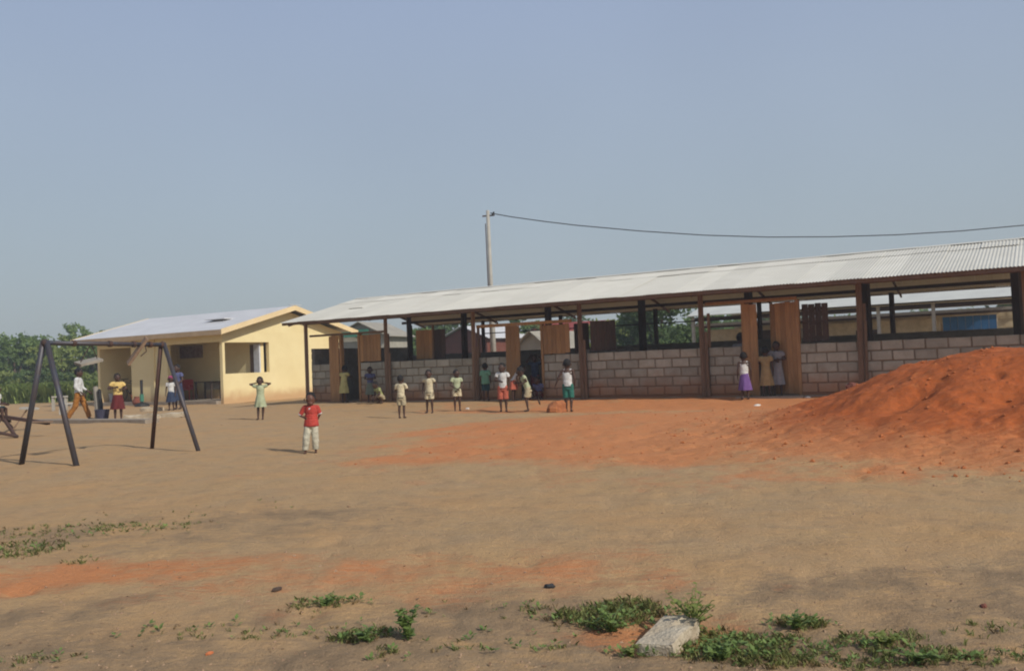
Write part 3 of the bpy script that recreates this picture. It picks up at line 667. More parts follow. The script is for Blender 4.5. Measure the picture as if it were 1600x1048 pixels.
# ------------------------------------------------------------------ trees
def leaf_cloud(seed, blobs, count, size):
    """count leaf quads scattered in clumps through ellipsoids (c, r)"""
    rs = np.random.RandomState(seed); V = []; tot = sum(r[0]*r[1]*r[2] for c, r in blobs)
    for c, r in blobs:
        k = max(6, int(count*r[0]*r[1]*r[2]/tot)); ncl = max(3, k//26)
        u = rs.normal(size=(ncl, 3)); u /= np.linalg.norm(u, axis=1)[:, None]; rad = rs.uniform(.55, 1.06, (ncl, 1)); cl = u*rad*np.array(r)+np.array(c)
        idx = rs.randint(0, ncl, k); p = cl[idx]+rs.normal(size=(k, 3))*np.array([.13, .13, .10])*max(r)*.8
        a = rs.normal(size=(k, 3)); a /= np.linalg.norm(a, axis=1)[:, None]; b = np.cross(a, rs.normal(size=(k, 3))); b /= np.linalg.norm(b, axis=1)[:, None]
        s = size*rs.uniform(.6, 1.4, (k, 1)); V.append(np.stack([p-a*s, p+b*s*.45, p+a*s, p-b*s*.45], 1))
    V = np.concatenate(V); V[:, :, 2] = np.maximum(V[:, :, 2], .03); n = len(V)
    me = bpy.data.meshes.new('crown'); me.vertices.add(n*4); me.vertices.foreach_set('co', V.ravel()); me.loops.add(n*4); me.loops.foreach_set('vertex_index', np.arange(n*4))
    me.polygons.add(n); me.polygons.foreach_set('loop_start', np.arange(0, n*4, 4)); me.polygons.foreach_set('loop_total', np.full(n, 4)); me.update(calc_edges=True)
    return me
def make_tree(P, h, wdt, mt, seed, label, count=5000, size=.13, bush=False, name='tree', group='trees beyond the school', cat='tree'):
    rs = random.Random(seed); t = thing(name, label, cat, P, 0, group)
    tr = MB(); blobs = []
    bh = h*(.12 if bush else .30)
    tr.tube([(0, 0, -.2), (rs.uniform(-.1, .1), 0, bh), (rs.uniform(-.2, .2), rs.uniform(-.2, .2), h*.7)], [h*.035, h*.027, h*.012], 8)
    nb = 9 if bush else 11
    for k in range(nb):
        a = 2*math.pi*k/nb+rs.uniform(-.4, .4); rr_ = wdt*.5*rs.uniform(.25, .72); zz = h*rs.uniform(.30 if bush else .45, .86)
        c = (rr_*math.cos(a), rr_*math.sin(a), zz); q = rs.uniform(.55, 1.0)
        blobs.append((c, (wdt*.23*q, wdt*.23*q, h*.17*q)))
        tr.tube([(0, 0, bh*rs.uniform(.7, 1.2)), (c[0]*.5, c[1]*.5, (bh+zz)*.5), c], [h*.015, h*.01, h*.004], 5)
    blobs.append(((0, 0, h*.8), (wdt*.24, wdt*.24, h*.2)))
    if bush:
        for k in range(7): a = rs.uniform(0, 6.28); blobs.append(((wdt*.4*math.cos(a), wdt*.4*math.sin(a), h*.2), (wdt*.2, wdt*.2, h*.2)))
    tr.build('trunk', M['trunk'], t); link('crown', leaf_cloud(seed, blobs, count, size), mt, t)
    return t
def T(px, Y): p = at(px, 560, Y); return (p.x, p.y, 0)
tr = [  # px, Y, height, width, material, label, count, size, bush
 (-60, 62, 5.2, 6.5, 'leafA', 'leftmost mid green bushy tree, partly cut by the left edge', 7000, .17, True),
 (22, 60, 4.5, 6.0, 'leafA', 'dark rounded tree at the far left behind the seesaw', 9000, .16, True),
 (58, 66, 4.4, 5.2, 'leafA', 'mid green tree left of the swing frame top', 7000, .17, True),
 (95, 58, 4.1, 5.0, 'leafC', 'yellowish green bush behind the left swing legs', 7000, .15, True),
 (122, 64, 5.2, 4.6, 'leafA', 'tall bushy tree beside the left end of the yellow house', 8000, .16, True),
 (155, 60, 4.2, 4.2, 'leafA', 'dark bush just behind the left corner of the yellow house', 6000, .16, True),
 (-10, 55, 2.0, 4.5, 'leafC', 'low light green scrub at the grass edge far left', 5000, .12, True),
 (75, 56, 1.9, 4.2, 'leafB', 'low dark scrub between the legs of the swing frame', 5000, .12, True),
 (1035, 47, 4.8, 7.6, 'leafB', 'big dark dense tree seen through the open middle bay', 17000, .13, True),
 (965, 54, 3.4, 5.0, 'leafC', 'bright yellow green shrub left of the big dark tree', 8000, .13, True),
 (1098, 60, 4.4, 5.5, 'leafA', 'light green tree right of the big dark tree', 8000, .14, True),
 (1150, 72, 4.3, 7.5, 'leafA', 'rounded tree seen left of the third door', 7000, .16, True),
 (1205, 80, 4.6, 7.5, 'leafB', 'hazy tree visible in the gap of the third doorway', 6000, .17, True),
 (690, 74, 6.6, 6.0, 'leafB', 'dark conical tree rising behind the reddish brown house', 8000, .15, False),
 (655, 64, 3.9, 4.2, 'leafA', 'small green tree left of the reddish brown house', 6000, .14, True),
 (812, 66, 4.4, 4.0, 'leafA', 'green tree right of the electric pole', 6000, .14, True),
 (900, 90, 5.4, 9, 'leafB', 'distant tree behind the red roofed house', 6000, .2, True),
 (1330, 70, 3.6, 5, 'leafC', 'low shrub under the roof edge of the far shed', 5000, .15, True),
 (1592, 52, 6.0, 3.6, 'leafB', 'thin grey green tree beyond the right end of the far shed', 2600, .12, False),
 (930, 40, 2.0, 2.2, 'leafC', 'small shrub close behind the rear wall in the fourth bay', 4000, .09, True)]
for i, (px, Y, h, wd, mt, lab, cnt, sz, bu) in enumerate(tr):
    if px < 170: k_ = (Y+7)/Y; Y *= k_; h = 1.3+(h-1.3)*k_; wd *= k_
    make_tree(T(px, Y), h, wd, M[mt], 100+i, lab, cnt, sz, bu)
# far belt of woodland that reads as one mass
rs = np.random.RandomState(9); blobs = []
for k in range(90):
    a = -.95+1.9*k/89+rs.uniform(-.01, .01); d = rs.uniform(105, 135); hh = rs.uniform(2.8, 5.2)
    blobs.append(((d*math.sin(a), d*math.cos(a), hh*.5), (4.2, 4.2, hh*.55)))
o = link('woodland', leaf_cloud(77, blobs, 60000, .34), M['leafA']); tag(o, 'distant belt of green trees along the horizon', 'woodland', kind='stuff')

# ------------------------------------------------------------------ grass and weeds
def scatter_blades(name, spots, mt, seed, label, wdt=.006, cat='grass'):
    """spots: (x, y, rx, ry, count, height)"""
    rs = np.random.RandomState(seed); A = []
    for x, y, rx, ry, n, h in spots:
        ncl = max(3, n//6); ang = rs.uniform(0, 6.283, ncl); rad = np.sqrt(rs.uniform(0, 1, ncl)); cx = x+rx*rad*np.cos(ang); cy = y+ry*rad*np.sin(ang)
        i = rs.randint(0, ncl, n); bx = cx[i]+rs.normal(size=n)*h*.28; by = cy[i]+rs.normal(size=n)*h*.28; bz = height(bx, by)
        yaw = rs.uniform(0, 6.283, n); hh = h*rs.uniform(.35, 1.15, n); lean = rs.uniform(.2, 1.1, n)*hh; w = wdt*rs.uniform(.45, 1.3, n)*(1 if h < .3 else 3)
        dx, dy = np.cos(yaw), np.sin(yaw); sx, sy = -dy*w, dx*w
        p0 = np.stack([bx-sx, by-sy, bz-.004], -1); p1 = np.stack([bx+sx, by+sy, bz-.004], -1)
        m0 = np.stack([bx+dx*lean*.4-sx*.7, by+dy*lean*.4-sy*.7, bz+hh*.6], -1); m1 = np.stack([bx+dx*lean*.4+sx*.7, by+dy*lean*.4+sy*.7, bz+hh*.6], -1)
        tp = np.stack([bx+dx*lean, by+dy*lean, bz+hh*.85], -1); A.append(np.stack([p0, p1, m1, tp, m0], 1))
    A = np.concatenate(A); n = len(A); me = bpy.data.meshes.new(name); me.vertices.add(n*5); me.vertices.foreach_set('co', A.ravel()); me.loops.add(n*5); me.loops.foreach_set('vertex_index', np.arange(n*5))
    me.polygons.add(n); me.polygons.foreach_set('loop_start', np.arange(0, n*5, 5)); me.polygons.foreach_set('loop_total', np.full(n, 5)); me.update(calc_edges=True)
    o = link(name, me, mt); tag(o, label, cat, kind='stuff'); return o
def gp(px, py): v = ground_at(px, py); return v.x, v.y
sp1 = []
for px, py, rx, ry, n, h in [(950, 962, .22, .16, 900, .055), (985, 950, .15, .12, 500, .05), (915, 965, .10, .08, 200, .04), (1170, 1018, .28, .16, 1200, .045), (1110, 1000, .16, .14, 600, .05), (1250, 978, .12, .07, 260, .05), (1225, 1035, .16, .07, 420, .04),
                             (1370, 1000, .18, .08, 350, .045), (1430, 1025, .22, .07, 420, .045), (1340, 1035, .12, .05, 200, .035), (1540, 1032, .16, .05, 150, .035), (505, 945, .18, .10, 300, .035), (565, 995, .13, .08, 350, .045), (600, 1020, .05, .04, 60, .04),
                             (15, 860, .38, .3, 800, .045), (70, 835, .5, .35, 300, .04), (120, 825, .6, .25, 380, .04), (215, 822, .5, .25, 260, .035), (270, 822, .25, .12, 90, .04), (135, 875, .12, .10, 100, .04), (10, 1035, .2, .08, 120, .03), (60, 1035, .15, .06, 70, .03),
                             (350, 985, .3, .14, 120, .03), (440, 990, .2, .1, 120, .03), (835, 958, .06, .05, 60, .04), (720, 1010, .1, .06, 80, .03), (870, 1010, .1, .06, 60, .03), (1600, 1000, .3, .2, 300, .04), (300, 800, .9, .5, 120, .03), (760, 960, .5, .25, 90, .025)]:
    x, y = gp(px, py); sp1.append((x, y, rx*1.15, ry*1.2, int(n*.75), h*.75))
scatter_blades('grass', sp1, M['grass'], 3, 'patchy short green grass growing on the bare earth in the foreground', 0.0022)
scatter_blades('dry_grass', [(x, y, rx*1.3, ry*1.3, int(n*.35), h*.8) for x, y, rx, ry, n, h in sp1], M['straw'], 4, 'dry straw coloured blades mixed among the foreground grass', .002)
sp2 = []
rs = random.Random(5)
for k in range(420):
    x = rs.uniform(-50, -14); y = rs.uniform(50, 58); sp2.append((x, y, 1.3, .8, 130, 1.15))
for k in range(60): t_ = rs.uniform(0, 26); q = sw(t_, rs.uniform(12, 34)); sp2.append((q.x, q.y, 1.4, 1.0, 60, .25))
scatter_blades('grass', sp2, pmat('tall_grass', (.50, .58, .18), (.38, .48, .14), .4, .8, trans=.5), 6, 'belt of taller green grass at the edge of the yard and behind the shed', .012)
def leafy(name, P, h, spread, nst, seed, label, mt=None, leafs=9, ls=.03, cat='weed', group='leafy weeds in the foreground'):
    rs = random.Random(seed); t = thing(name, label, cat, (P[0], P[1], gz(P[0], P[1])), 0, group); st = MB(); lf = MB()
    for k in range(nst):
        a = rs.uniform(0, 6.28); hh = h*rs.uniform(.5, 1.05); o_ = spread*rs.uniform(.2, 1); tip = Vector((o_*math.cos(a), o_*math.sin(a), hh)); mid = Vector((tip.x*.35, tip.y*.35, hh*.6))
        st.tube([(0, 0, -.01), mid, tip], [.004, .003, .0015], 4)
        for j in range(leafs):
            u = .25+.75*j/max(1, leafs-1); p = mid*(u*2)*.5 if u < .5 else mid.lerp(tip, (u-.5)*2); b = rs.uniform(0, 6.28); el = rs.uniform(-.2, .7); L = ls*rs.uniform(.6, 1.3)
            d = Vector((math.cos(b)*math.cos(el), math.sin(b)*math.cos(el), math.sin(el))); s_ = d.cross(Vector((0, 0, 1))).normalized()*L*.36; u_ = Vector((0, 0, L*.12))
            lf.poly([p, p+d*L*.35+s_-u_*.0, p+d*L*.8+s_*.7, p+d*L, ]); lf.poly([p, p+d*L, p+d*L*.8-s_*.7, p+d*L*.35-s_])
    st.build('stem', mt or M['weed'], t); lc = lf.build('leaves', mt or M['weed'], t); lc['kind'] = 'stuff'
leafy('weed', gp(638, 1000), .15, .07, 13, 1, 'upright bushy green weed standing alone in the bare earth', ls=.035, leafs=10)
leafy('weed', gp(1085, 985), .19, .17, 22, 2, 'tallest leafy weed rising right behind the concrete block', mt=M['leafC'], ls=.03)
leafy('weed', gp(572, 1003), .06, .09, 10, 3, 'low spreading weed left of the upright bushy weed', ls=.028)
leafy('weed', gp(955, 985), .10, .15, 22, 4, 'dense dark weed clump left of the concrete block', ls=.024)
leafy('weed', gp(1130, 1030), .08, .16, 20, 5, 'sprawling weed at the right foot of the concrete block', ls=.026)
leafy('weed', gp(1245, 985), .08, .08, 12, 6, 'small round weed right of the sprawling grass', ls=.024)
leafy('weed', gp(1385, 1008), .07, .10, 10, 7, 'bright small weed near the lower right corner of the yard', mt=M['leafC'], ls=.026)
leafy('weed', gp(1430, 1030), .06, .14, 14, 8, 'flat weed mat nearest the lower right corner', ls=.024)
leafy('weed', gp(985, 1020), .05, .06, 9, 9, 'little weed at the left front corner of the concrete block', mt=M['leafC'], ls=.022)
leafy('weed', gp(510, 948), .05, .10, 10, 10, 'small flat weed by the reddish patch left of centre', ls=.024)
rs = random.Random(31)
cover = MB()
for px, py, rx, ry, n in [(955, 965, .30, .17, 120), (1120, 1005, .28, .20, 120), (1190, 1018, .30, .16, 130), (1420, 1030, .26, .07, 60), (1530, 1030, .2, .05, 25), (1300, 1035, .1, .05, 20), (1250, 978, .16, .08, 40), (1360, 1005, .22, .09, 50), (520, 945, .2, .08, 35), (570, 1000, .12, .08, 35), (15, 862, .35, .25, 60), (120, 830, .8, .3, 40), (230, 825, .6, .3, 22), (40, 1035, .3, .1, 20), (800, 975, .7, .25, 50), (700, 1020, .6, .1, 30), (350, 985, .6, .15, 45), (1000, 1020, .12, .06, 25)]:
    cx, cy = gp(px, py)
    for k in range(int(n*.45)):
        a = rs.uniform(0, 6.28); q_ = math.sqrt(rs.random())*1.15; x = cx+rx*q_*math.cos(a); y = cy+ry*q_*math.sin(a); z = gz(x, y); L0 = rs.uniform(.012, .026)*(1+.06*cy)
        for j in range(rs.randint(4, 8)):
            b = rs.uniform(0, 6.28); el = rs.uniform(.05, .9); L = L0*rs.uniform(.6, 1.2); d = Vector((math.cos(b)*math.cos(el), math.sin(b)*math.cos(el), math.sin(el))); p = Vector((x, y, z))+d*L*.3+Vector((0, 0, rs.uniform(0, .02)))
            s_ = d.cross(Vector((0, 0, 1))).normalized()*L*.3; cover.poly([p, p+d*L*.5+s_, p+d*L, p+d*L*.5-s_])
me = bpy.data.meshes.new('ground_cover'); me.from_pydata([tuple(v) for v in cover.v], [], cover.f)
o = link('ground_cover', me, M['weed']); tag(o, 'thin low leafy ground cover creeping over the bare foreground earth', 'ground cover', kind='stuff')
# dry stalks and pebbles
rs = random.Random(8); pb = MB()
for k in range(1900):
    py = 1048-470*(rs.random()**1.7)*.9; px = rs.uniform(-60, 1660); v = ground_at(px, max(py, 640)); 
    s = (.002+.008*rs.random()**4)*(1+.10*v.y) ; s = min(s, .03); z = gz(v.x, v.y) if v.y < 9 else None
    if z is None:
        if rs.random() < .6: continue
        z = gz(v.x, v.y)
    i = len(pb.v); r_ = rs.uniform(0, 3)
    for dx, dy, dz in ((-1, 0, 0), (0, -.7, 0), (1, 0, 0), (0, .8, 0), (.1, .1, .7), (0, 0, -.5)):
        c, s_ = math.cos(r_), math.sin(r_); pb.v.append(Vector((v.x+s*(dx*c-dy*s_)*rs.uniform(.7, 1.2), v.y+s*(dx*s_+dy*c), z+s*dz)))
    for q in ((0, 1, 4), (1, 2, 4), (2, 3, 4), (3, 0, 4), (1, 0, 5), (2, 1, 5), (3, 2, 5), (0, 3, 5)): pb.f.append([i+k2 for k2 in q])
me = bpy.data.meshes.new('pebbles'); me.from_pydata([tuple(v) for v in pb.v], [], pb.f)
o = link('pebbles', me, M['pebble']); tag(o, 'small pebbles and clods scattered over the bare yard', 'pebbles', kind='stuff')
def clod(name, label, cat, px, py, s, mt, group=None, z=0):
    v = ground_at(px, py); b = MB(); b.ball((0, 0, s[2]*.35), s, 10, 7)
    for q in b.v: k = 1+.35*(noise.noise(q*(2.2/max(s))+Vector((px, py, 0)))); q *= k; q.z = max(q.z, -.02)
    o = b.build(name, mt, None); o.location = (v.x, v.y, gz(v.x, v.y)+z); o.rotation_euler = (0, 0, px % 3); tag(o, label, cat, group)
clod('earth_clod', 'big orange lump of earth at the feet of the boy in green shorts', 'earth lump', 871, 644, (.34, .22, .19), pmat('clod', (.38, .14, .05), (.25, .09, .04), 9, .95, .6, 30))
clod('earth_clod', 'dark lump on the left flank of the orange mound', 'earth lump', 1335, 640, (.16, .12, .09), M['brownwall'], z=.45)
clod('scrap', 'dark crumpled scrap lying on bare earth above the weeds', 'scrap', 858, 921, (.035, .02, .016), M['black'])
clod('scrap', 'dark scrap lying on the reddish strip of earth left of centre', 'scrap', 433, 924, (.035, .022, .016), M['darkwood'])
clod('brick_fragment', 'orange brick fragment at the bottom edge left of centre', 'brick fragment', 328, 1022, (.022, .012, .012), pmat('brickbit', (.5, .16, .06), (.4, .12, .05), 9, .9))
clod('brick_fragment', 'reddish brick fragment lying on bare earth at lower right', 'brick fragment', 1537, 949, (.03, .015, .010), M['brownwall'])
clod('white_scrap', 'white scrap lying in front of the third door', 'scrap', 1262, 627, (.10, .06, .03), M['white'])
clod('white_scrap', 'white scrap on the ground right of the boy with hands clasped', 'scrap', 731, 639, (.07, .05, .04), M['white'])
clod('white_scrap', 'flat white scrap at the feet of the girl in the purple skirt', 'scrap', 1183, 634, (.22, .08, .03), M['white'])

cb_ = MB(); rs = random.Random(12)
for k in range(4600):
    if k < 3600: a = rs.uniform(0, 6.28); d_ = 5.4*math.sqrt(rs.random()); x = PC[0]+d_*math.cos(a); y = PC[1]+d_*math.sin(a); z = gz(x, y)+max(float(pile_h(np.array([x]), np.array([y]))[0]), 0)
    else: x = rs.uniform(-3, 8); y = rs.uniform(11, 20); z = gz(x, y)
    if k >= 3600 and rs.random() > float(red_mask(np.array([x]), np.array([y]))[0]): continue
    s = .005+.032*rs.random()**6; i = len(cb_.v); r_ = rs.uniform(0, 3)
    for dx, dy, dz in ((-1, 0, 0), (0, -.8, 0), (1, 0, 0), (0, .9, 0), (.1, .1, .75), (0, 0, -.6)):
        c, s_ = math.cos(r_), math.sin(r_); cb_.v.append(Vector((x+s*(dx*c-dy*s_)*rs.uniform(.7, 1.3), y+s*(dx*s_+dy*c), z+s*dz)))
    for q in ((0, 1, 4), (1, 2, 4), (2, 3, 4), (3, 0, 4), (1, 0, 5), (2, 1, 5), (3, 2, 5), (0, 3, 5)): cb_.f.append([i+k2 for k2 in q])
me = bpy.data.meshes.new('clods'); me.from_pydata([tuple(v) for v in cb_.v], [], cb_.f)
o = link('clods', me, pmat('orange_clod', (.46, .15, .045), (.30, .09, .03), 3, .95)); tag(o, 'crumbled orange clods strewn over the mound and around it', 'clods', kind='stuff')

lf_ = MB(); rs = random.Random(44)
for k in range(260):
    v = ground_at(rs.uniform(-40, 1640), 1048-rs.random()**1.6*330); z = gz(v.x, v.y)+.004; a = rs.uniform(0, 6.28); L = rs.uniform(.008, .028); d = Vector((math.cos(a), math.sin(a), rs.uniform(-.1, .4))); sd = Vector((-d.y, d.x, rs.uniform(-.3, .3)))*.3
    p = Vector((v.x, v.y, z)); lf_.poly([p, p+(d*.5+sd)*L, p+d*L, p+(d*.5-sd)*L])
me = bpy.data.meshes.new('dry_leaves'); me.from_pydata([tuple(v) for v in lf_.v], [], lf_.f)
o = link('dry_leaves', me, pmat('dry_leaf', (.16, .09, .05), (.30, .20, .11), 2, .9, coord='Generated')); tag(o, 'dry brown leaf litter and twigs strewn over the yard', 'leaf litter', kind='stuff')

# ------------------------------------------------------------------ concrete block in the foreground
p = [ground_at(1000, 1024), ground_at(1052, 1034), ground_at(1092, 976), ground_at(1047, 966)]
BP = ground_at(1047, 1003); bl = thing('concrete_block', 'worn pale concrete block lying tilted among the weeds in the foreground', 'concrete block', (BP.x, BP.y, gz(BP.x, BP.y)))
bm = bmesh.new(); bmesh.ops.create_cube(bm, size=1)
L_, W_, H_ = .37, .17, .10
for v in bm.verts: v.co = Vector((v.co.x*W_, v.co.y*L_, v.co.z*H_))
bmesh.ops.subdivide_edges(bm, edges=bm.edges[:], cuts=7, use_grid_fill=True)
for v in bm.verts:
    n_ = noise.noise_vector(v.co*9)*.010+noise.noise_vector(v.co*30)*.004; e_ = (abs(v.co.x) > W_*.44)+(abs(v.co.y) > L_*.46)+(abs(v.co.z) > H_*.44)
    v.co += n_
    if e_ >= 2: v.co *= .975
    if v.co.z > H_*.4 and v.co.y > L_*.2 and v.co.x > .02: v.co.z -= .018
me = bpy.data.meshes.new('body'); bm.to_mesh(me); bm.free(); me.polygons.foreach_set('use_smooth', [False]*len(me.polygons))
o = link('body', me, M['conc'], bl); o.location = (0, 0, .018); bl.rotation_euler = (R(5), R(-5), R(-30))

# ------------------------------------------------------------------ swing set
AL = Vector((-7.08, 13.62, 1.84)); AR = Vector((-6.05, 15.55, 1.80))
ft = [Vector((-7.68, 13.96, 0)), Vector((-6.48, 13.29, 0)), Vector((-6.49, 16.04, 0)), Vector((-5.30, 15.07, 0))]
c0 = (AL+AR)/2; c0.z = 0; swg = thing('swing_set', 'dark steel A frame swing set with boards wrapped up at the crossbar', 'swing set', c0); off = Matrix.Translation(c0)
for k, f_ in enumerate(ft):
    ap = AL if k < 2 else AR; f2 = f_.copy(); f2.z = gz(f_.x, f_.y)-.06
    MB().tube([f2, ap+(f2-ap).normalized()*-.03+Vector((.03 if k % 2 else -.03, 0, 0))], .043 if k < 2 else .036, 10).build('leg', M['rust'] if k == 2 else M['steel'], swg, sm=True, rel=off)
MB().tube([AL+Vector((0, 0, .0)), AR], .036, 10).build('crossbar', M['steel'], swg, sm=True, rel=off)
for ap in (AL, AR): MB().ball(ap, .06, 8, 5).build('joint', M['rust'], swg, rel=off)
dn = (AR-AL).normalized()
for u in (.22, .52, .73, .88):
    q = AL.lerp(AR, u); MB().tube([q-dn*.03, q+dn*.03], .05, 8).build('swing_clamp', M['rust'], swg, rel=off)
# seats
q = AL.lerp(AR, .80)
sA = MB().bar(q+Vector((.10, -.02, .10)), q+Vector((-.22, -.03, -.32)), .16, .045, up=(0, -.4, 1)); sA.build('seat', M['seat'], swg, rel=off)
MB().tube([q+Vector((.07, -.02, .0)), q+Vector((.08, 0, -.12)), q+Vector((-.02, 0, -.2))], .009, 5).build('chain', M['rust'], swg, rel=off)
q2 = AL.lerp(AR, .40); s0 = at(121, 569, q2.y-.15); s1 = at(156, 561, q2.y+.15)
MB().bar(s0, s1, .20, .04, up=(.1, -.25, 1)).build('seat', M['greyboard'], swg, rel=off)
for s_ in (s0.lerp(s1, .1), s0.lerp(s1, .9)): MB().tube([s_, AL.lerp(AR, .36)], .007, 5).build('chain', M['rust'], swg, rel=off)

# seesaw
b0 = ground_at(0, 684); sx = thing('seesaw', 'low dark steel seesaw tilted at the left edge of the yard', 'seesaw', (-12.0, 20.0, 0)); off = Matrix.Translation((-12.0, 20.0, 0))
pA = at(-70, 640, 20.6); pB = at(76, 661, 20.2)
MB().bar(pA, pB, .10, .07).build('beam', M['rust'], sx, rel=off)
pC = at(4, 651, 20.4)
fA = ground_at(28, 685); fB = ground_at(-30, 688); fC = ground_at(20, 668); fD = ground_at(-45, 672)
for a_ in (fA, fB, fC, fD): MB().tube([Vector((a_.x, a_.y, -.03)), pC], .04, 8).build('leg', M['rust'], sx, rel=off)
MB().tube([Vector((fB.x, fB.y, .25)), Vector((fA.x, fA.y, .05))], .035, 8).build('brace', M['rust'], sx, rel=off)
MB().bar(pB+Vector((-.35, 0, .05)), pB+Vector((.05, 0, .03)), .22, .03).build('seat', M['seat'], sx, rel=off)
q = at(22, 650, 23); q3 = at(44, 637, 23.2); s2 = thing('spring_rider', 'small pale seat on a slanting pole behind the seesaw', 'play seat', (q.x, q.y, 0)); off = Matrix.Translation((q.x, q.y, 0))
MB().tube([Vector((q.x-.1, q.y, -.05)), q3], .02, 6).build('pole', M['seat'], s2, rel=off); MB().bar(q3-Vector((.17, 0, 0)), q3+Vector((.22, 0, -.03)), .25, .05).build('seat', M['pole'], s2, rel=off)
# low bench in the grass edge, kerb, posts, rubble
def bench(px0, px1, py, Y, label, mt):
    a = at(px0, py, Y); b = at(px1, py-1, Y+.3); t = thing('bench', label, 'bench', (a.x, a.y, 0), 0, 'low benches at the edge of the grass'); of = Matrix.Translation((a.x, a.y, 0))
    MB().bar(a, b, .2, .05).build('seat', mt, t, rel=of)
    for u in (.12, .88): q = a.lerp(b, u); MB().box((q.x-.03, q.y-.08, 0), (q.x+.03, q.y+.08, q.z-.03)).build('leg', mt, t, rel=of)
bench(80, 106, 620, 36, 'pale low bench at the grass edge behind the swing', M['pole'])
bench(92, 116, 631, 32, 'second pale low bench nearer than the one at the grass edge', M['pole'])
ka = ground_at(55, 660); kb = ground_at(238, 660)
kt = MB().bar((ka.x, ka.y, .03), (kb.x, kb.y, .03), .45, .13, up=(0, 0, 1)); o = kt.build('concrete_kerb', M['slab'], None); tag(o, 'low cracked concrete strip under the walking man and the bucket', 'concrete strip')
for px, r_, h_, mt, lab in ((149, .085, 1.0, M['greyboard'], 'weathered grey timber post left of the bucket'), (155, .06, .92, M['black'], 'thin dark post touching the grey timber post')):
    v = ground_at(px, 656); t = thing('timber_post', lab, 'post', (v.x, v.y+.15, gz(v.x, v.y)), 0, 'short posts beside the bucket'); MB().tube([(0, 0, -.1), (.0, 0, h_*.5), (-.04, 0, h_)], [r_, r_*.95, r_*.9], 8).build('shaft', mt, t)
    MB().tube([(-.04, 0, h_), (-.04, 0, h_+.02)], r_*.6, 8).build('top', mt, t)
for i, (a, b, c, lab) in enumerate(((222, 655, .45, 'left flat stone of the rubble beside the swing leg'), (262, 652, .5, 'right broad stone of the rubble beside the swing leg'), (238, 642, .35, 'stone slab lying behind the other rubble'))):
    v = ground_at(a, b); q = MB(); q.box((-c, -.2, 0), (c, .2, .12)); me = q.mesh(); bm = bmesh.new(); bm.from_mesh(me); bmesh.ops.subdivide_edges(bm, edges=bm.edges[:], cuts=3, use_grid_fill=True)
    for w_ in bm.verts: w_.co += noise.noise_vector(w_.co*3+Vector((i*5, 0, 0)))*.08; w_.co.z = max(w_.co.z, -.02)
    bm.to_mesh(me); bm.free(); o = link('rubble_stone', me, M['conc']); o.location = (v.x, v.y, gz(v.x, v.y)); tag(o, lab, 'stone', 'rubble beside the swing')

# ------------------------------------------------------------------ haze
hm = bpy.data.materials.new('haze_air'); hm.use_nodes = True; t = hm.node_tree; t.nodes.remove(t.nodes['Principled BSDF'])
pv = t.nodes.new('ShaderNodeVolumePrincipled'); pv.inputs['Color'].default_value = (.93, .96, 1, 1); pv.inputs['Density'].default_value = .0019; pv.inputs['Anisotropy'].default_value = .3
t.links.new(pv.outputs[0], t.nodes['Material Output'].inputs['Volume'])
o = MB().box((-2600, -2600, -1.6), (2600, 2600, 10.5)).build('haze', hm); tag(o, 'thin pale haze filling the air over the whole yard', 'haze', kind='stuff')
# ------------------------------------------------------------------ people
SKIN = pmat('dark_skin', (.075, .038, .025), (.055, .028, .019), 6, .55, spec=.35)
SKIN2 = pmat('brown_skin', (.13, .055, .035), (.10, .043, .028), 6, .55, spec=.35)
HAIR = pmat('black_hair', (.012, .011, .011), (.02, .018, .017), 30, .9, .5, 80)
EYE = pmat('eye_white', (.30, .27, .24), (.26, .23, .2), 5, .7); LIP = pmat('lips', (.09, .03, .025), (.07, .025, .02), 5, .5)
SOLE = pmat('dark_sandal', (.03, .022, .018), (.05, .035, .025), 8, .8)
def cloth(name, c): return pmat(name, c, tuple(x*(.5 if name == 'cloth_stone' else .72) for x in c), 14 if name == 'cloth_stone' else 8, .92, .35, 22)
CL = {k: cloth('cloth_'+k, v) for k, v in dict(red=(.46, .06, .045), khaki=(.46, .39, .25), stone=(.55, .52, .40), cream=(.62, .54, .36), orange=(.45, .115, .07), white=(.62, .62, .60), teal=(.03, .15, .115), green=(.16, .34, .22), darkteal=(.02, .06, .07), purple=(.17, .09, .28),
      paleg=(.42, .46, .29), navy=(.035, .05, .095), maroon=(.13, .02, .02), yellow=(.68, .48, .17), lemon=(.55, .49, .20), tanp=(.36, .15, .03), blue=(.10, .11, .22), greyg=(.17, .20, .15), beige=(.40, .28, .13), grey=(.30, .29, .30), pink=(.32, .05, .14), cap=(.012, .012, .014), lime=(.35, .38, .16)).items()}
def remesh(mb, vox, sm_it, extra=None, fold=0):
    me0 = mb.mesh('tmp'); o = bpy.data.objects.new('tmp', me0); COL.objects.link(o)
    r_ = o.modifiers.new('r', 'REMESH'); r_.mode = 'VOXEL'; r_.voxel_size = vox
    s_ = o.modifiers.new('s', 'SMOOTH'); s_.iterations = sm_it; s_.factor = .5
    dg = bpy.context.evaluated_depsgraph_get(); me = bpy.data.meshes.new_from_object(o.evaluated_get(dg)); bpy.data.objects.remove(o); bpy.data.meshes.remove(me0)
    if extra:
        bm = bmesh.new(); bm.from_mesh(me); e_ = extra.mesh('x'); bm.from_mesh(e_); bm.to_mesh(me); bm.free(); bpy.data.meshes.remove(e_)
    if fold:
        me.update(); nrm = [v.normal.copy() for v in me.vertices]
        for v, n_ in zip(me.vertices, nrm):
            q = v.co*(1/fold); d_ = noise.noise(Vector((q.x*7, q.y*7, q.z*15+q.x*6)))*.0085+noise.noise(q*34)*.0035; v.co += n_*d_*fold
    me.polygons.foreach_set('use_smooth', [True]*len(me.polygons)); return me
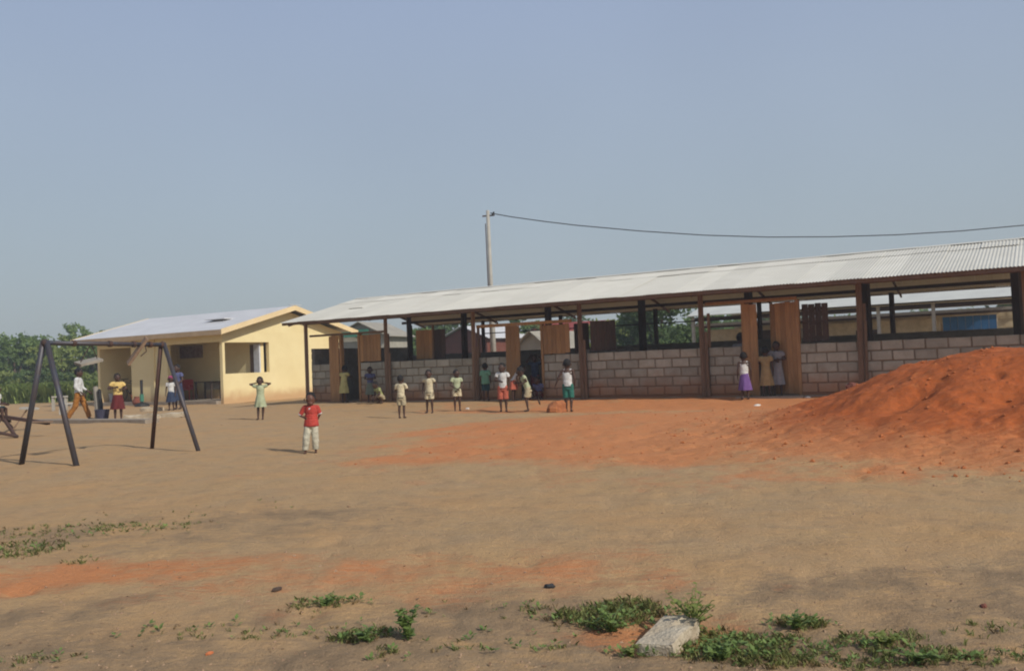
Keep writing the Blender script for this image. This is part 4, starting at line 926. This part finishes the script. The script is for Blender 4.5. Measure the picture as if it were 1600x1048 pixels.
def seg(mb, p, q, r0, r1, n=10):
    p = Vector(p); q = Vector(q); mb.tube([p, q], [r0, r1], n); mb.ball(p, r0, n, 6); mb.ball(q, r1, n, 6)
def person(label, px, py, Ht, heading, top, bottom, kind='shorts', pose=None, skin=None, hem=None, shirt_low=.5, sleeves=.5, hat=None, shoes=True, lean=0, group='children in the school yard', z=None, pos=None, xtra=None, tw=1.0, long=False):
    pose = pose or {}; S = skin or SKIN
    v = Vector(pos) if pos else ground_at(px, py)
    if z is None: z = gz(v.x, v.y)
    t = thing('person', label, 'person', (v.x, v.y, z), -R(heading), group)
    H = Ht; drop = pose.get('drop', 0)
    J = dict(hipL=(-.052, 0, .50), hipR=(.052, 0, .50), kneeL=(-.058, .012, .27), kneeR=(.058, .012, .27), ankL=(-.06, 0, .045), ankR=(.06, 0, .045),
             shL=(-.105, 0, .785), shR=(.105, 0, .785), elL=(-.135, -.012, .635), elR=(.135, -.012, .635), wrL=(-.14, .03, .495), wrR=(.14, .03, .495))
    for k, q in pose.items():
        if k in J: J[k] = q
    fold = pose.get('fold', 0)+lean        # trunk bends forward about the hips
    bz = Matrix.Translation((0, 0, .5)) @ Matrix.Rotation(-R(fold), 4, 'X') @ Matrix.Translation((0, 0, -.5))
    bend = lambda q: bz @ Vector(q)
    up = ('shL', 'shR', 'elL', 'elR', 'wrL', 'wrR')
    J = {k: (bend(q) if k in up else Vector(q)) for k, q in J.items()}
    D3 = Vector((0, 0, -drop)); J = {k: (q if k.startswith(('ank',)) else q+D3 if not k.startswith('knee') or 'knee_abs' not in pose else q)*H for k, q in J.items()}
    def B(x, y, zz): return (bend((x, y, zz))+D3)*H
    body = MB()
    # trunk as stacked rings following the bend
    tr_ = [(.47, .078, .062), (.51, .088, .066), (.57, .078, .058), (.64, .078, .058), (.72, .092, .064), (.77, .098, .060), (.80, .070, .046), (.825, .034, .034)]
    for (z0, a0, b0), (z1, a1, b1) in zip(tr_, tr_[1:]):
        for u in (0, .5):
            zz = z0+(z1-z0)*u; Mx = (bz.to_3x3()); body.ball(B(0, 0, zz), ((a0+(a1-a0)*u)*H, (b0+(b1-b0)*u)*H, .035*H), 12, 7, Mx)
    seg(body, B(0, 0, .79), B(0, .008, .86), .032*H, .030*H)
    # head
    hs_ = 1.30 if H < 1.0 else (1.14 if H < 1.3 else 1.0)
    hc = B(0, .012, .915+(hs_-1)*.03); nod = pose.get('nod', 0); turn = pose.get('turn', 0)
    HM = bz.to_3x3() @ Matrix.Rotation(-R(turn), 3, 'Z') @ Matrix.Rotation(-R(nod-fold*.6), 3, 'X')
    hp = lambda x, y, zz: hc+HM @ Vector((x, y, zz))*H*hs_
    H0 = H; H = H*hs_
    body.ball(hc, (.062*H, .074*H, .080*H), 14, 10, HM); body.ball(hp(0, .022, -.042), (.044*H, .046*H, .038*H), 12, 8, HM)
    body.ball(hp(0, .074, -.008), (.011*H, .013*H, .016*H), 8, 6, HM)
    for s_ in (-1, 1): body.ball(hp(s_*.064, -.004, -.005), (.008*H, .015*H, .021*H), 8, 6, HM)
    H = H0
    # arms and legs
    for s_ in 'LR':
        seg(body, B(-.07 if s_ == 'L' else .07, 0, .785), J['sh'+s_], .036*H, .031*H)
        seg(body, J['sh'+s_], J['el'+s_], .029*H, .022*H); seg(body, J['el'+s_], J['wr'+s_], .022*H, .0155*H)
        seg(body, J['hip'+s_], J['knee'+s_], .050*H, .032*H); kn, an = J['knee'+s_], J['ank'+s_]
        mid = kn.lerp(an, .3)+Vector((0, -.008*H, 0)); seg(body, kn, mid, .031*H, .032*H); seg(body, mid, an, .032*H, .019*H)
        fd = Vector((-.12 if s_ == 'L' else .12, 1, -.25)) if 'foot'+s_ not in pose else Vector(pose['foot'+s_]); fd.normalize()
        body.ball(an+Vector((0, 0, -.012*H))-fd*.012*H, (.021*H, .024*H, .024*H), 8, 6); seg(body, an+Vector((0, 0, -.02*H)), an+fd*.085*H+Vector((0, 0, -.008*H if 'foot'+s_ not in pose else 0)), .021*H, .016*H)
    # hands
    fing = MB()
    for s_ in 'LR':
        w_ = J['wr'+s_]; d = (w_-J['el'+s_]).normalized(); sd = (1 if s_ == 'L' else -1)
        palm_n = Vector((sd, 0, 0)); palm_n = (palm_n-d*palm_n.dot(d)); palm_n = palm_n.normalized() if palm_n.length > .2 else d.orthogonal().normalized(); ac = d.cross(palm_n).normalized()
        Mh = Matrix((ac, palm_n, d)).transposed(); body.ball(w_+d*.030*H, (.021*H, .011*H, .032*H), 8, 6, Mh)
        for k in range(4):
            o_ = ac*(k-1.5)*.0105*H; L1 = (.026, .030, .028, .021)[k]*H; b0 = w_+d*.048*H+o_; b1 = b0+(d*.93+palm_n*.25).normalized()*L1; b2 = b1+(d*.7+palm_n*.7).normalized()*L1*.8
            fing.tube([b0, b1, b2], [.0062*H, .0055*H, .0042*H], 6)
        tside = ac if (ac.y > 0) == True else -ac
        b0 = w_+d*.016*H+tside*.014*H; b1 = b0+(d*.6+tside*.75).normalized()*.026*H; b2 = b1+(d*.85+tside*.2+palm_n*.4).normalized()*.02*H
        fing.tube([b0, b1, b2], [.0078*H, .0066*H, .005*H], 6)
    link('body', remesh(body, .0085*H, 2, fing), S, t)
    # hair, eyes, mouth
    H = H0*hs_
    hr_ = MB(); hr_.ball(hp(0, -.010, .014), (.0665*H, .073*H, .078*H), 16, 10, HM)
    hh = link('hair' if hat is None else 'cap', hr_.mesh('hair', True), HAIR if hat is None else hat, t)
    if hat is not None:
        MB().ball(hp(0, .07, .030), (.05*H, .05*H, .008*H), 10, 5, HM).build('brim', hat, hh)
    for s_ in (-1, 1):
        e_ = MB().ball(hp(s_*.024, .0665, .008), (.0085*H, .005*H, .0045*H), 8, 6, HM).build('eye', EYE, t, sm=True); MB().ball(hp(s_*.024, .0725, .008), (.0045*H, .003*H, .0048*H), 6, 5, HM).build('pupil', HAIR, e_)
    MB().ball(hp(0, .064, -.040), (.017*H, .008*H, .0075*H), 8, 5, HM).build('mouth', LIP, t, sm=True)
    H = H0
    # shirt
    if top is not None:
        sh = MB(); lo = shirt_low
        prof = [(lo, .100, .076), (lo+.03, .096, .074), (.60, .090, .069), (.68, .092, .070), (.74, .100, .072), (.775, .098, .066), (.80, .074, .052)]
        if sleeves <= 0: prof = prof[:4]+[(.73, .094, .070), (.76, .082, .062)]
        if lo < .5: prof[0] = (lo, .118, .092); prof[1] = (lo+.04, .112, .088); prof[2] = (.57, .104, .080)
        if tw != 1: prof = [(a, b*tw, c*tw) for a, b, c in prof]
        for (z0, a0, b0), (z1, a1, b1) in zip(prof, prof[1:]):
            for u in (0, .33, .67): zz = z0+(z1-z0)*u; sh.ball(B(0, 0, zz), ((a0+(a1-a0)*u)*H, (b0+(b1-b0)*u)*H, .030*H), 14, 7, bz.to_3x3())
        for s_ in 'LR':
            if sleeves > 0: seg(sh, B(-.06 if s_ == 'L' else .06, 0, .782), J['sh'+s_], .042*H, .038*H)
            else: sh.tube([B(-.055 if s_ == 'L' else .055, 0, .75), B(-.06 if s_ == 'L' else .06, 0, .822)], [.05*H, .022*H], 10)
            if sleeves > 0:
                a_ = J['sh'+s_]; b_ = J['el'+s_]; k_ = min(sleeves, 1); sh.tube([a_, a_.lerp(b_, k_)], [.041*H, .038*H], 12)
                if sleeves > 1: seg(sh, b_, b_.lerp(J['wr'+s_], sleeves-1), .033*H, .026*H)
        for q in sh.v: pass
        so_ = link('shirt', remesh(sh, .009*H, 1, fold=H), top, t)
        if kind in ('shorts', 'trousers') : 
            if H > 1: MB().tube([B(.097*tw*math.cos(a), .075*tw*math.sin(a), lo-.022) for a in [2*math.pi*k/20 for k in range(21)]], .007*H, 6, cap=False).build('belt', SOLE, t)
    # lower garment
    if kind in ('shorts', 'trousers'):
        b_ = MB(); kk = .80 if kind == 'shorts' else 1
        for zz, a0, c0_ in ((.45, .098, .078), (.49, .096, .074), (.515, .090, .068)): b_.ball(B(0, 0, zz), (a0*H, c0_*H, .04*H), 14, 7)
        for s_ in 'LR':
            hj, kj, aj = J['hip'+s_], J['knee'+s_], J['ank'+s_]
            if kind == 'shorts': b_.ball(hj, .060*H, 12, 8); b_.tube([hj, hj.lerp(kj, hem or .85)], [.061*H, .060*H], 14)
            else: b_.ball(hj, .060*H, 12, 8); wd_ = 1.22 if H < 1 else 1.0; b_.tube([hj, kj], [.060*H, .050*H*wd_], 14); b_.ball(kj, .050*H*wd_, 12, 8); b_.tube([kj, kj.lerp(aj, .93)], [.049*H*wd_, .045*H*wd_], 14)
        link('shorts' if kind == 'shorts' else 'trousers', remesh(b_, .009*H, 1, fold=H), bottom, t)
    elif kind in ('skirt', 'dress'):
        hz = hem or .27; n = 40; top_z = .60 if kind == 'dress' else .56; rows_ = 9; vv = []; ff = []
        sway = pose.get('sway', 0)
        for r_ in range(rows_):
            u = r_/(rows_-1); zz = top_z+(hz-top_z)*u; rad = .082+(.060+.03*(u > .99)*0)*u**.8
            for k in range(n):
                a = 2*math.pi*k/n; rip = 1+.09*u*math.sin(a*7+u*2)+.05*u*math.sin(a*3+1); c_ = D3+(bend((0, 0, zz)) if zz > .5 else Vector((0, sway*u, zz)))
                vv.append((c_+Vector((rad*rip*math.cos(a), rad*rip*.85*math.sin(a), 0)))*H)
        for r_ in range(rows_-1):
            for k in range(n): ff.append([r_*n+k, r_*n+(k+1) % n, (r_+1)*n+(k+1) % n, (r_+1)*n+k])
        m_ = MB(); m_.v = vv; m_.f = ff; link('skirt', m_.mesh('skirt', True), bottom, t)
    if shoes:
        for s_ in 'LR':
            an = J['ank'+s_]; fd = Vector((-.12 if s_ == 'L' else .12, 1, -.05)) if 'foot'+s_ not in pose else Vector(pose['foot'+s_]); fd.normalize()
            b_ = MB(); b_.ball(an+fd*.036*H+Vector((0, 0, -.030*H)), (.026*H, .066*H, .015*H), 10, 6, Matrix.Rotation(math.atan2(-fd.x, fd.y), 3, 'Z') if 'foot'+s_ not in pose else fd.to_track_quat('Y', 'Z').to_matrix()); b_.build('shoe', SOLE, t, sm=True)
    if xtra: xtra(t, H, B, J)
    return t
def trims(t, H, B, J):
    MB().tube([B(.098*math.cos(a)*.55, .05+.012*math.sin(a), .775+.012*math.cos(2*a)) for a in [2*math.pi*k/10 for k in range(11)]], .0045*H, 5, cap=False).build('collar', CL['white'], t)
    MB().box(tuple(B(.0, .070, .74)), tuple(B(.03, .078, .775))).build('emblem', CL['white'], t)
    for s_ in 'LR':
        a_ = J['sh'+s_].lerp(J['el'+s_], .86); b_ = J['sh'+s_].lerp(J['el'+s_], .95); MB().tube([a_, b_], [.0415*H, .0415*H], 12).build('sleeve_trim', CL['white'], t)
person('small boy in red polo shirt and khaki trousers standing alone facing the camera', 488, 706, .90, 172, CL['red'], CL['stone'], 'trousers', dict(ankL=(-.06, 0, .045), ankR=(.11, .05, .045), kneeR=(.09, .05, .27), elR=(.185, -.02, .65), wrR=(.12, .09, .62), wrL=(-.10, -.06, .56), elL=(-.15, -.03, .66), turn=8), skin=SKIN2, shirt_low=.47, sleeves=.9, xtra=trims, tw=1.15)
person('girl in pale green dress with both hands behind her head', 408, 654, 1.12, 178, CL['paleg'], CL['paleg'], 'dress', dict(elL=(-.24, -.02, .845), wrL=(-.09, -.06, .87), elR=(.24, -.02, .845), wrR=(.09, -.06, .87), ankL=(-.04, 0, .045), ankR=(.06, .04, .045)), shirt_low=.55, hem=.30)
person('man in white shirt and orange brown trousers striding right with dark cap', 124, 656, 1.60, 80, CL['white'], CL['tanp'], 'trousers', dict(kneeL=(-.05, .10, .275), ankL=(-.05, .17, .05), kneeR=(.05, -.05, .28), ankR=(.05, -.20, .06), footR=(0, .8, -.6), wrL=(-.12, .14, .55), elL=(-.13, .03, .63), wrR=(.12, .10, .52)), shirt_low=.50, sleeves=1.6, hat=CL['cap'], group='adults in the school yard')
person('girl in yellow blouse and long maroon skirt standing by the bucket', 185, 656, 1.38, 150, CL['yellow'], CL['maroon'], 'skirt', dict(elL=(-.17, .02, .67), wrL=(-.09, .09, .66), elR=(.18, .02, .68), wrR=(.08, .10, .70)), hem=.24, shirt_low=.55)
person('woman in navy dress standing behind a child near the swing leg', 279, 639, 1.62, 200, CL['blue'], CL['navy'], 'dress', dict(elL=(-.15, .02, .65), wrL=(-.10, .10, .58)), hem=.20, shirt_low=.52, group='adults in the school yard', z=0)
person('small child in pink cap and white shirt in front of the woman in navy', 268, 642, 1.18, 175, CL['white'], CL['navy'], 'skirt', dict(), hem=.25, hat=CL['pink'])
person('child in dark top cut by the left edge, sitting on the seesaw', -4, 672, 1.10, 95, CL['white'], CL['darkteal'], 'shorts', dict(hipL=(-.05, 0, .5), kneeL=(-.06, .17, .50), ankL=(-.06, .19, .28), kneeR=(.06, .17, .50), ankR=(.06, .19, .28), wrL=(-.06, .2, .6), wrR=(.06, .2, .6), footL=(0, 1, -.3), footR=(0, 1, -.3)), z=.10, pos=(at(-6, 640, 20.4).x, 20.4, 0))
q = sw(1.95, -.25); person('girl in pale yellow dress leaning into the first doorway', 0, 0, 1.20, 20, CL['lemon'], CL['lemon'], 'dress', dict(elR=(.15, .08, .70), wrR=(.13, .18, .72), elL=(-.14, .05, .68), wrL=(-.08, .15, .66)), hem=.26, shirt_low=.5, pos=q, lean=8)
q = sw(3.15, -.35); person('child in blue top and grey green skirt by the wall near the first door', 0, 0, 1.12, 170, CL['blue'], CL['greyg'], 'skirt', dict(elL=(-.15, .03, .68), wrL=(-.02, .11, .68), elR=(.15, .03, .68), wrR=(.03, .12, .66)), hem=.22, pos=q)
q = sw(3.85, -.65); person('child crouching low beside the wall behind the boy in cream shirt', 0, 0, 1.10, 230, CL['lime'], CL['khaki'], 'shorts', dict(drop=.33, knee_abs=1, kneeL=(-.09, .16, .26), kneeR=(.09, .16, .26), ankL=(-.08, .04, .045), ankR=(.08, .04, .045), fold=28, wrL=(-.09, .22, .62), wrR=(.09, .22, .62), elL=(-.13, .08, .66), elR=(.13, .08, .66)), pos=q, skin=SKIN)
person('boy seen from behind in cream shirt and khaki shorts nearest the left bays', 628, 653, 1.02, 15, CL['cream'], CL['khaki'], 'shorts', dict(elL=(-.15, .03, .67), wrL=(-.09, .12, .66), elR=(.15, .03, .67), wrR=(.09, .12, .66), turn=15), sleeves=.8)
person('boy in cream uniform with a belt facing the camera, stepping', 672, 645, 1.11, 195, CL['cream'], CL['cream'], 'shorts', dict(ankR=(.09, -.05, .05), kneeR=(.07, -.01, .27), elR=(.16, -.04, .66), wrR=(.17, -.02, .54), elL=(-.17, -.03, .67), wrL=(-.20, .05, .56), turn=-15), hem=.75)
person('boy in pale uniform with hands clasped in front standing near the second post', 715, 642, 1.08, 165, CL['paleg'], CL['cream'], 'shorts', dict(elR=(.16, .02, .65), wrR=(.03, .10, .55), elL=(-.15, .02, .65), wrL=(-.02, .10, .54), turn=-20), hem=.6)
q = sw(7.55, -.35); person('child in green shirt and dark shorts standing close to the wall with back turned', 0, 0, 1.10, 10, CL['green'], CL['darkteal'], 'shorts', dict(), pos=q, shirt_low=.47, hem=.95, sleeves=.7, tw=1.08)
person('child in white T-shirt and bright orange shorts', 787, 642, 1.22, 185, CL['white'], CL['orange'], 'shorts', dict(elR=(.15, .02, .66), wrR=(.06, .10, .64), elL=(-.15, .0, .65), wrL=(-.13, .03, .52), ankR=(.05, 0, .045), turn=20), hem=1.05, tw=.95)
q = sw(8.62, -.55); person('child in white top and orange skirt bending down by the second doorway', 0, 0, 1.12, 110, CL['white'], CL['orange'], 'skirt', dict(fold=38, elL=(-.13, .06, .66), wrL=(-.1, .16, .58), elR=(.13, .06, .66), wrR=(.1, .16, .58)), hem=.30, pos=q)
person('running boy in pale shirt and khaki shorts, one leg kicked back', 826, 643, 1.12, 262, CL['paleg'], CL['khaki'], 'shorts', dict(kneeL=(-.05, .06, .28), ankL=(-.05, .02, .05), kneeR=(.05, -.05, .27), ankR=(.05, -.24, .25), footR=(0, -.35, -1), elL=(-.15, -.02, .68), wrL=(-.14, .10, .66), elR=(.15, .05, .66), wrR=(.12, .16, .70), nod=10), lean=20)
q = sw(8.85, .35); person('child standing inside the second doorway in a dark top with hands raised to the head', 0, 0, 1.30, 200, CL['navy'], CL['maroon'], 'shorts', dict(elL=(-.2, .02, .86), wrL=(-.10, .03, .96), elR=(.19, .02, .84), wrR=(.09, .04, .95)), pos=q, z=.13)
q = sw(9.28, -.2); person('child in blue top sitting on the step at the right of the second doorway', 0, 0, 1.10, 200, CL['blue'], CL['maroon'], 'shorts', dict(drop=.36, knee_abs=1, kneeL=(-.06, .19, .22), ankL=(-.06, .24, .045), kneeR=(.06, .19, .22), ankR=(.06, .24, .045), fold=20, wrL=(-.09, .17, .6), wrR=(.09, .17, .6)), pos=q, z=.10)
person('boy in white vest and long green shorts walking away towards the wall', 889, 643, 1.24, 10, CL['white'], CL['teal'], 'shorts', dict(elL=(-.18, -.02, .65), wrL=(-.24, .02, .52), elR=(.135, -.02, .64), wrR=(.13, .02, .50), kneeL=(-.05, .02, .27), ankR=(.05, -.03, .045), ankL=(-.05, .03, .045)), sleeves=0, shirt_low=.50, hem=1.0)
q = sw(15.42, -.75); person('girl in white vest and purple skirt standing in front of the third door', 0, 0, 1.15, 8, CL['white'], CL['purple'], 'skirt', dict(), sleeves=0, hem=.20, pos=q)
q = sw(15.82, -.25); person('child in beige dress with back turned on the step of the third door', 0, 0, 1.22, 20, CL['beige'], CL['beige'], 'dress', dict(elL=(-.13, .03, .68), wrL=(-.07, .12, .66)), hem=.22, pos=q, z=.13)
q = sw(16.02, .05); person('taller girl in grey and white dress just inside the third door', 0, 0, 1.36, 200, CL['grey'], CL['grey'], 'dress', dict(elL=(-.15, .02, .67), wrL=(-.05, .10, .66), elR=(.15, .03, .67), wrR=(.03, .12, .64)), hem=.20, pos=q, z=.13)
q = sw(14.85, .55); person('person in pale grey shirt leaning inside the window left of the third door', 0, 0, 1.66, 60, CL['grey'], CL['navy'], 'trousers', dict(fold=14, elL=(-.12, .08, .66), wrL=(-.1, .16, .58), elR=(.12, .08, .66), wrR=(.1, .16, .58)), pos=q, z=.13, sleeves=.9)
print('objects', len(bpy.data.objects))
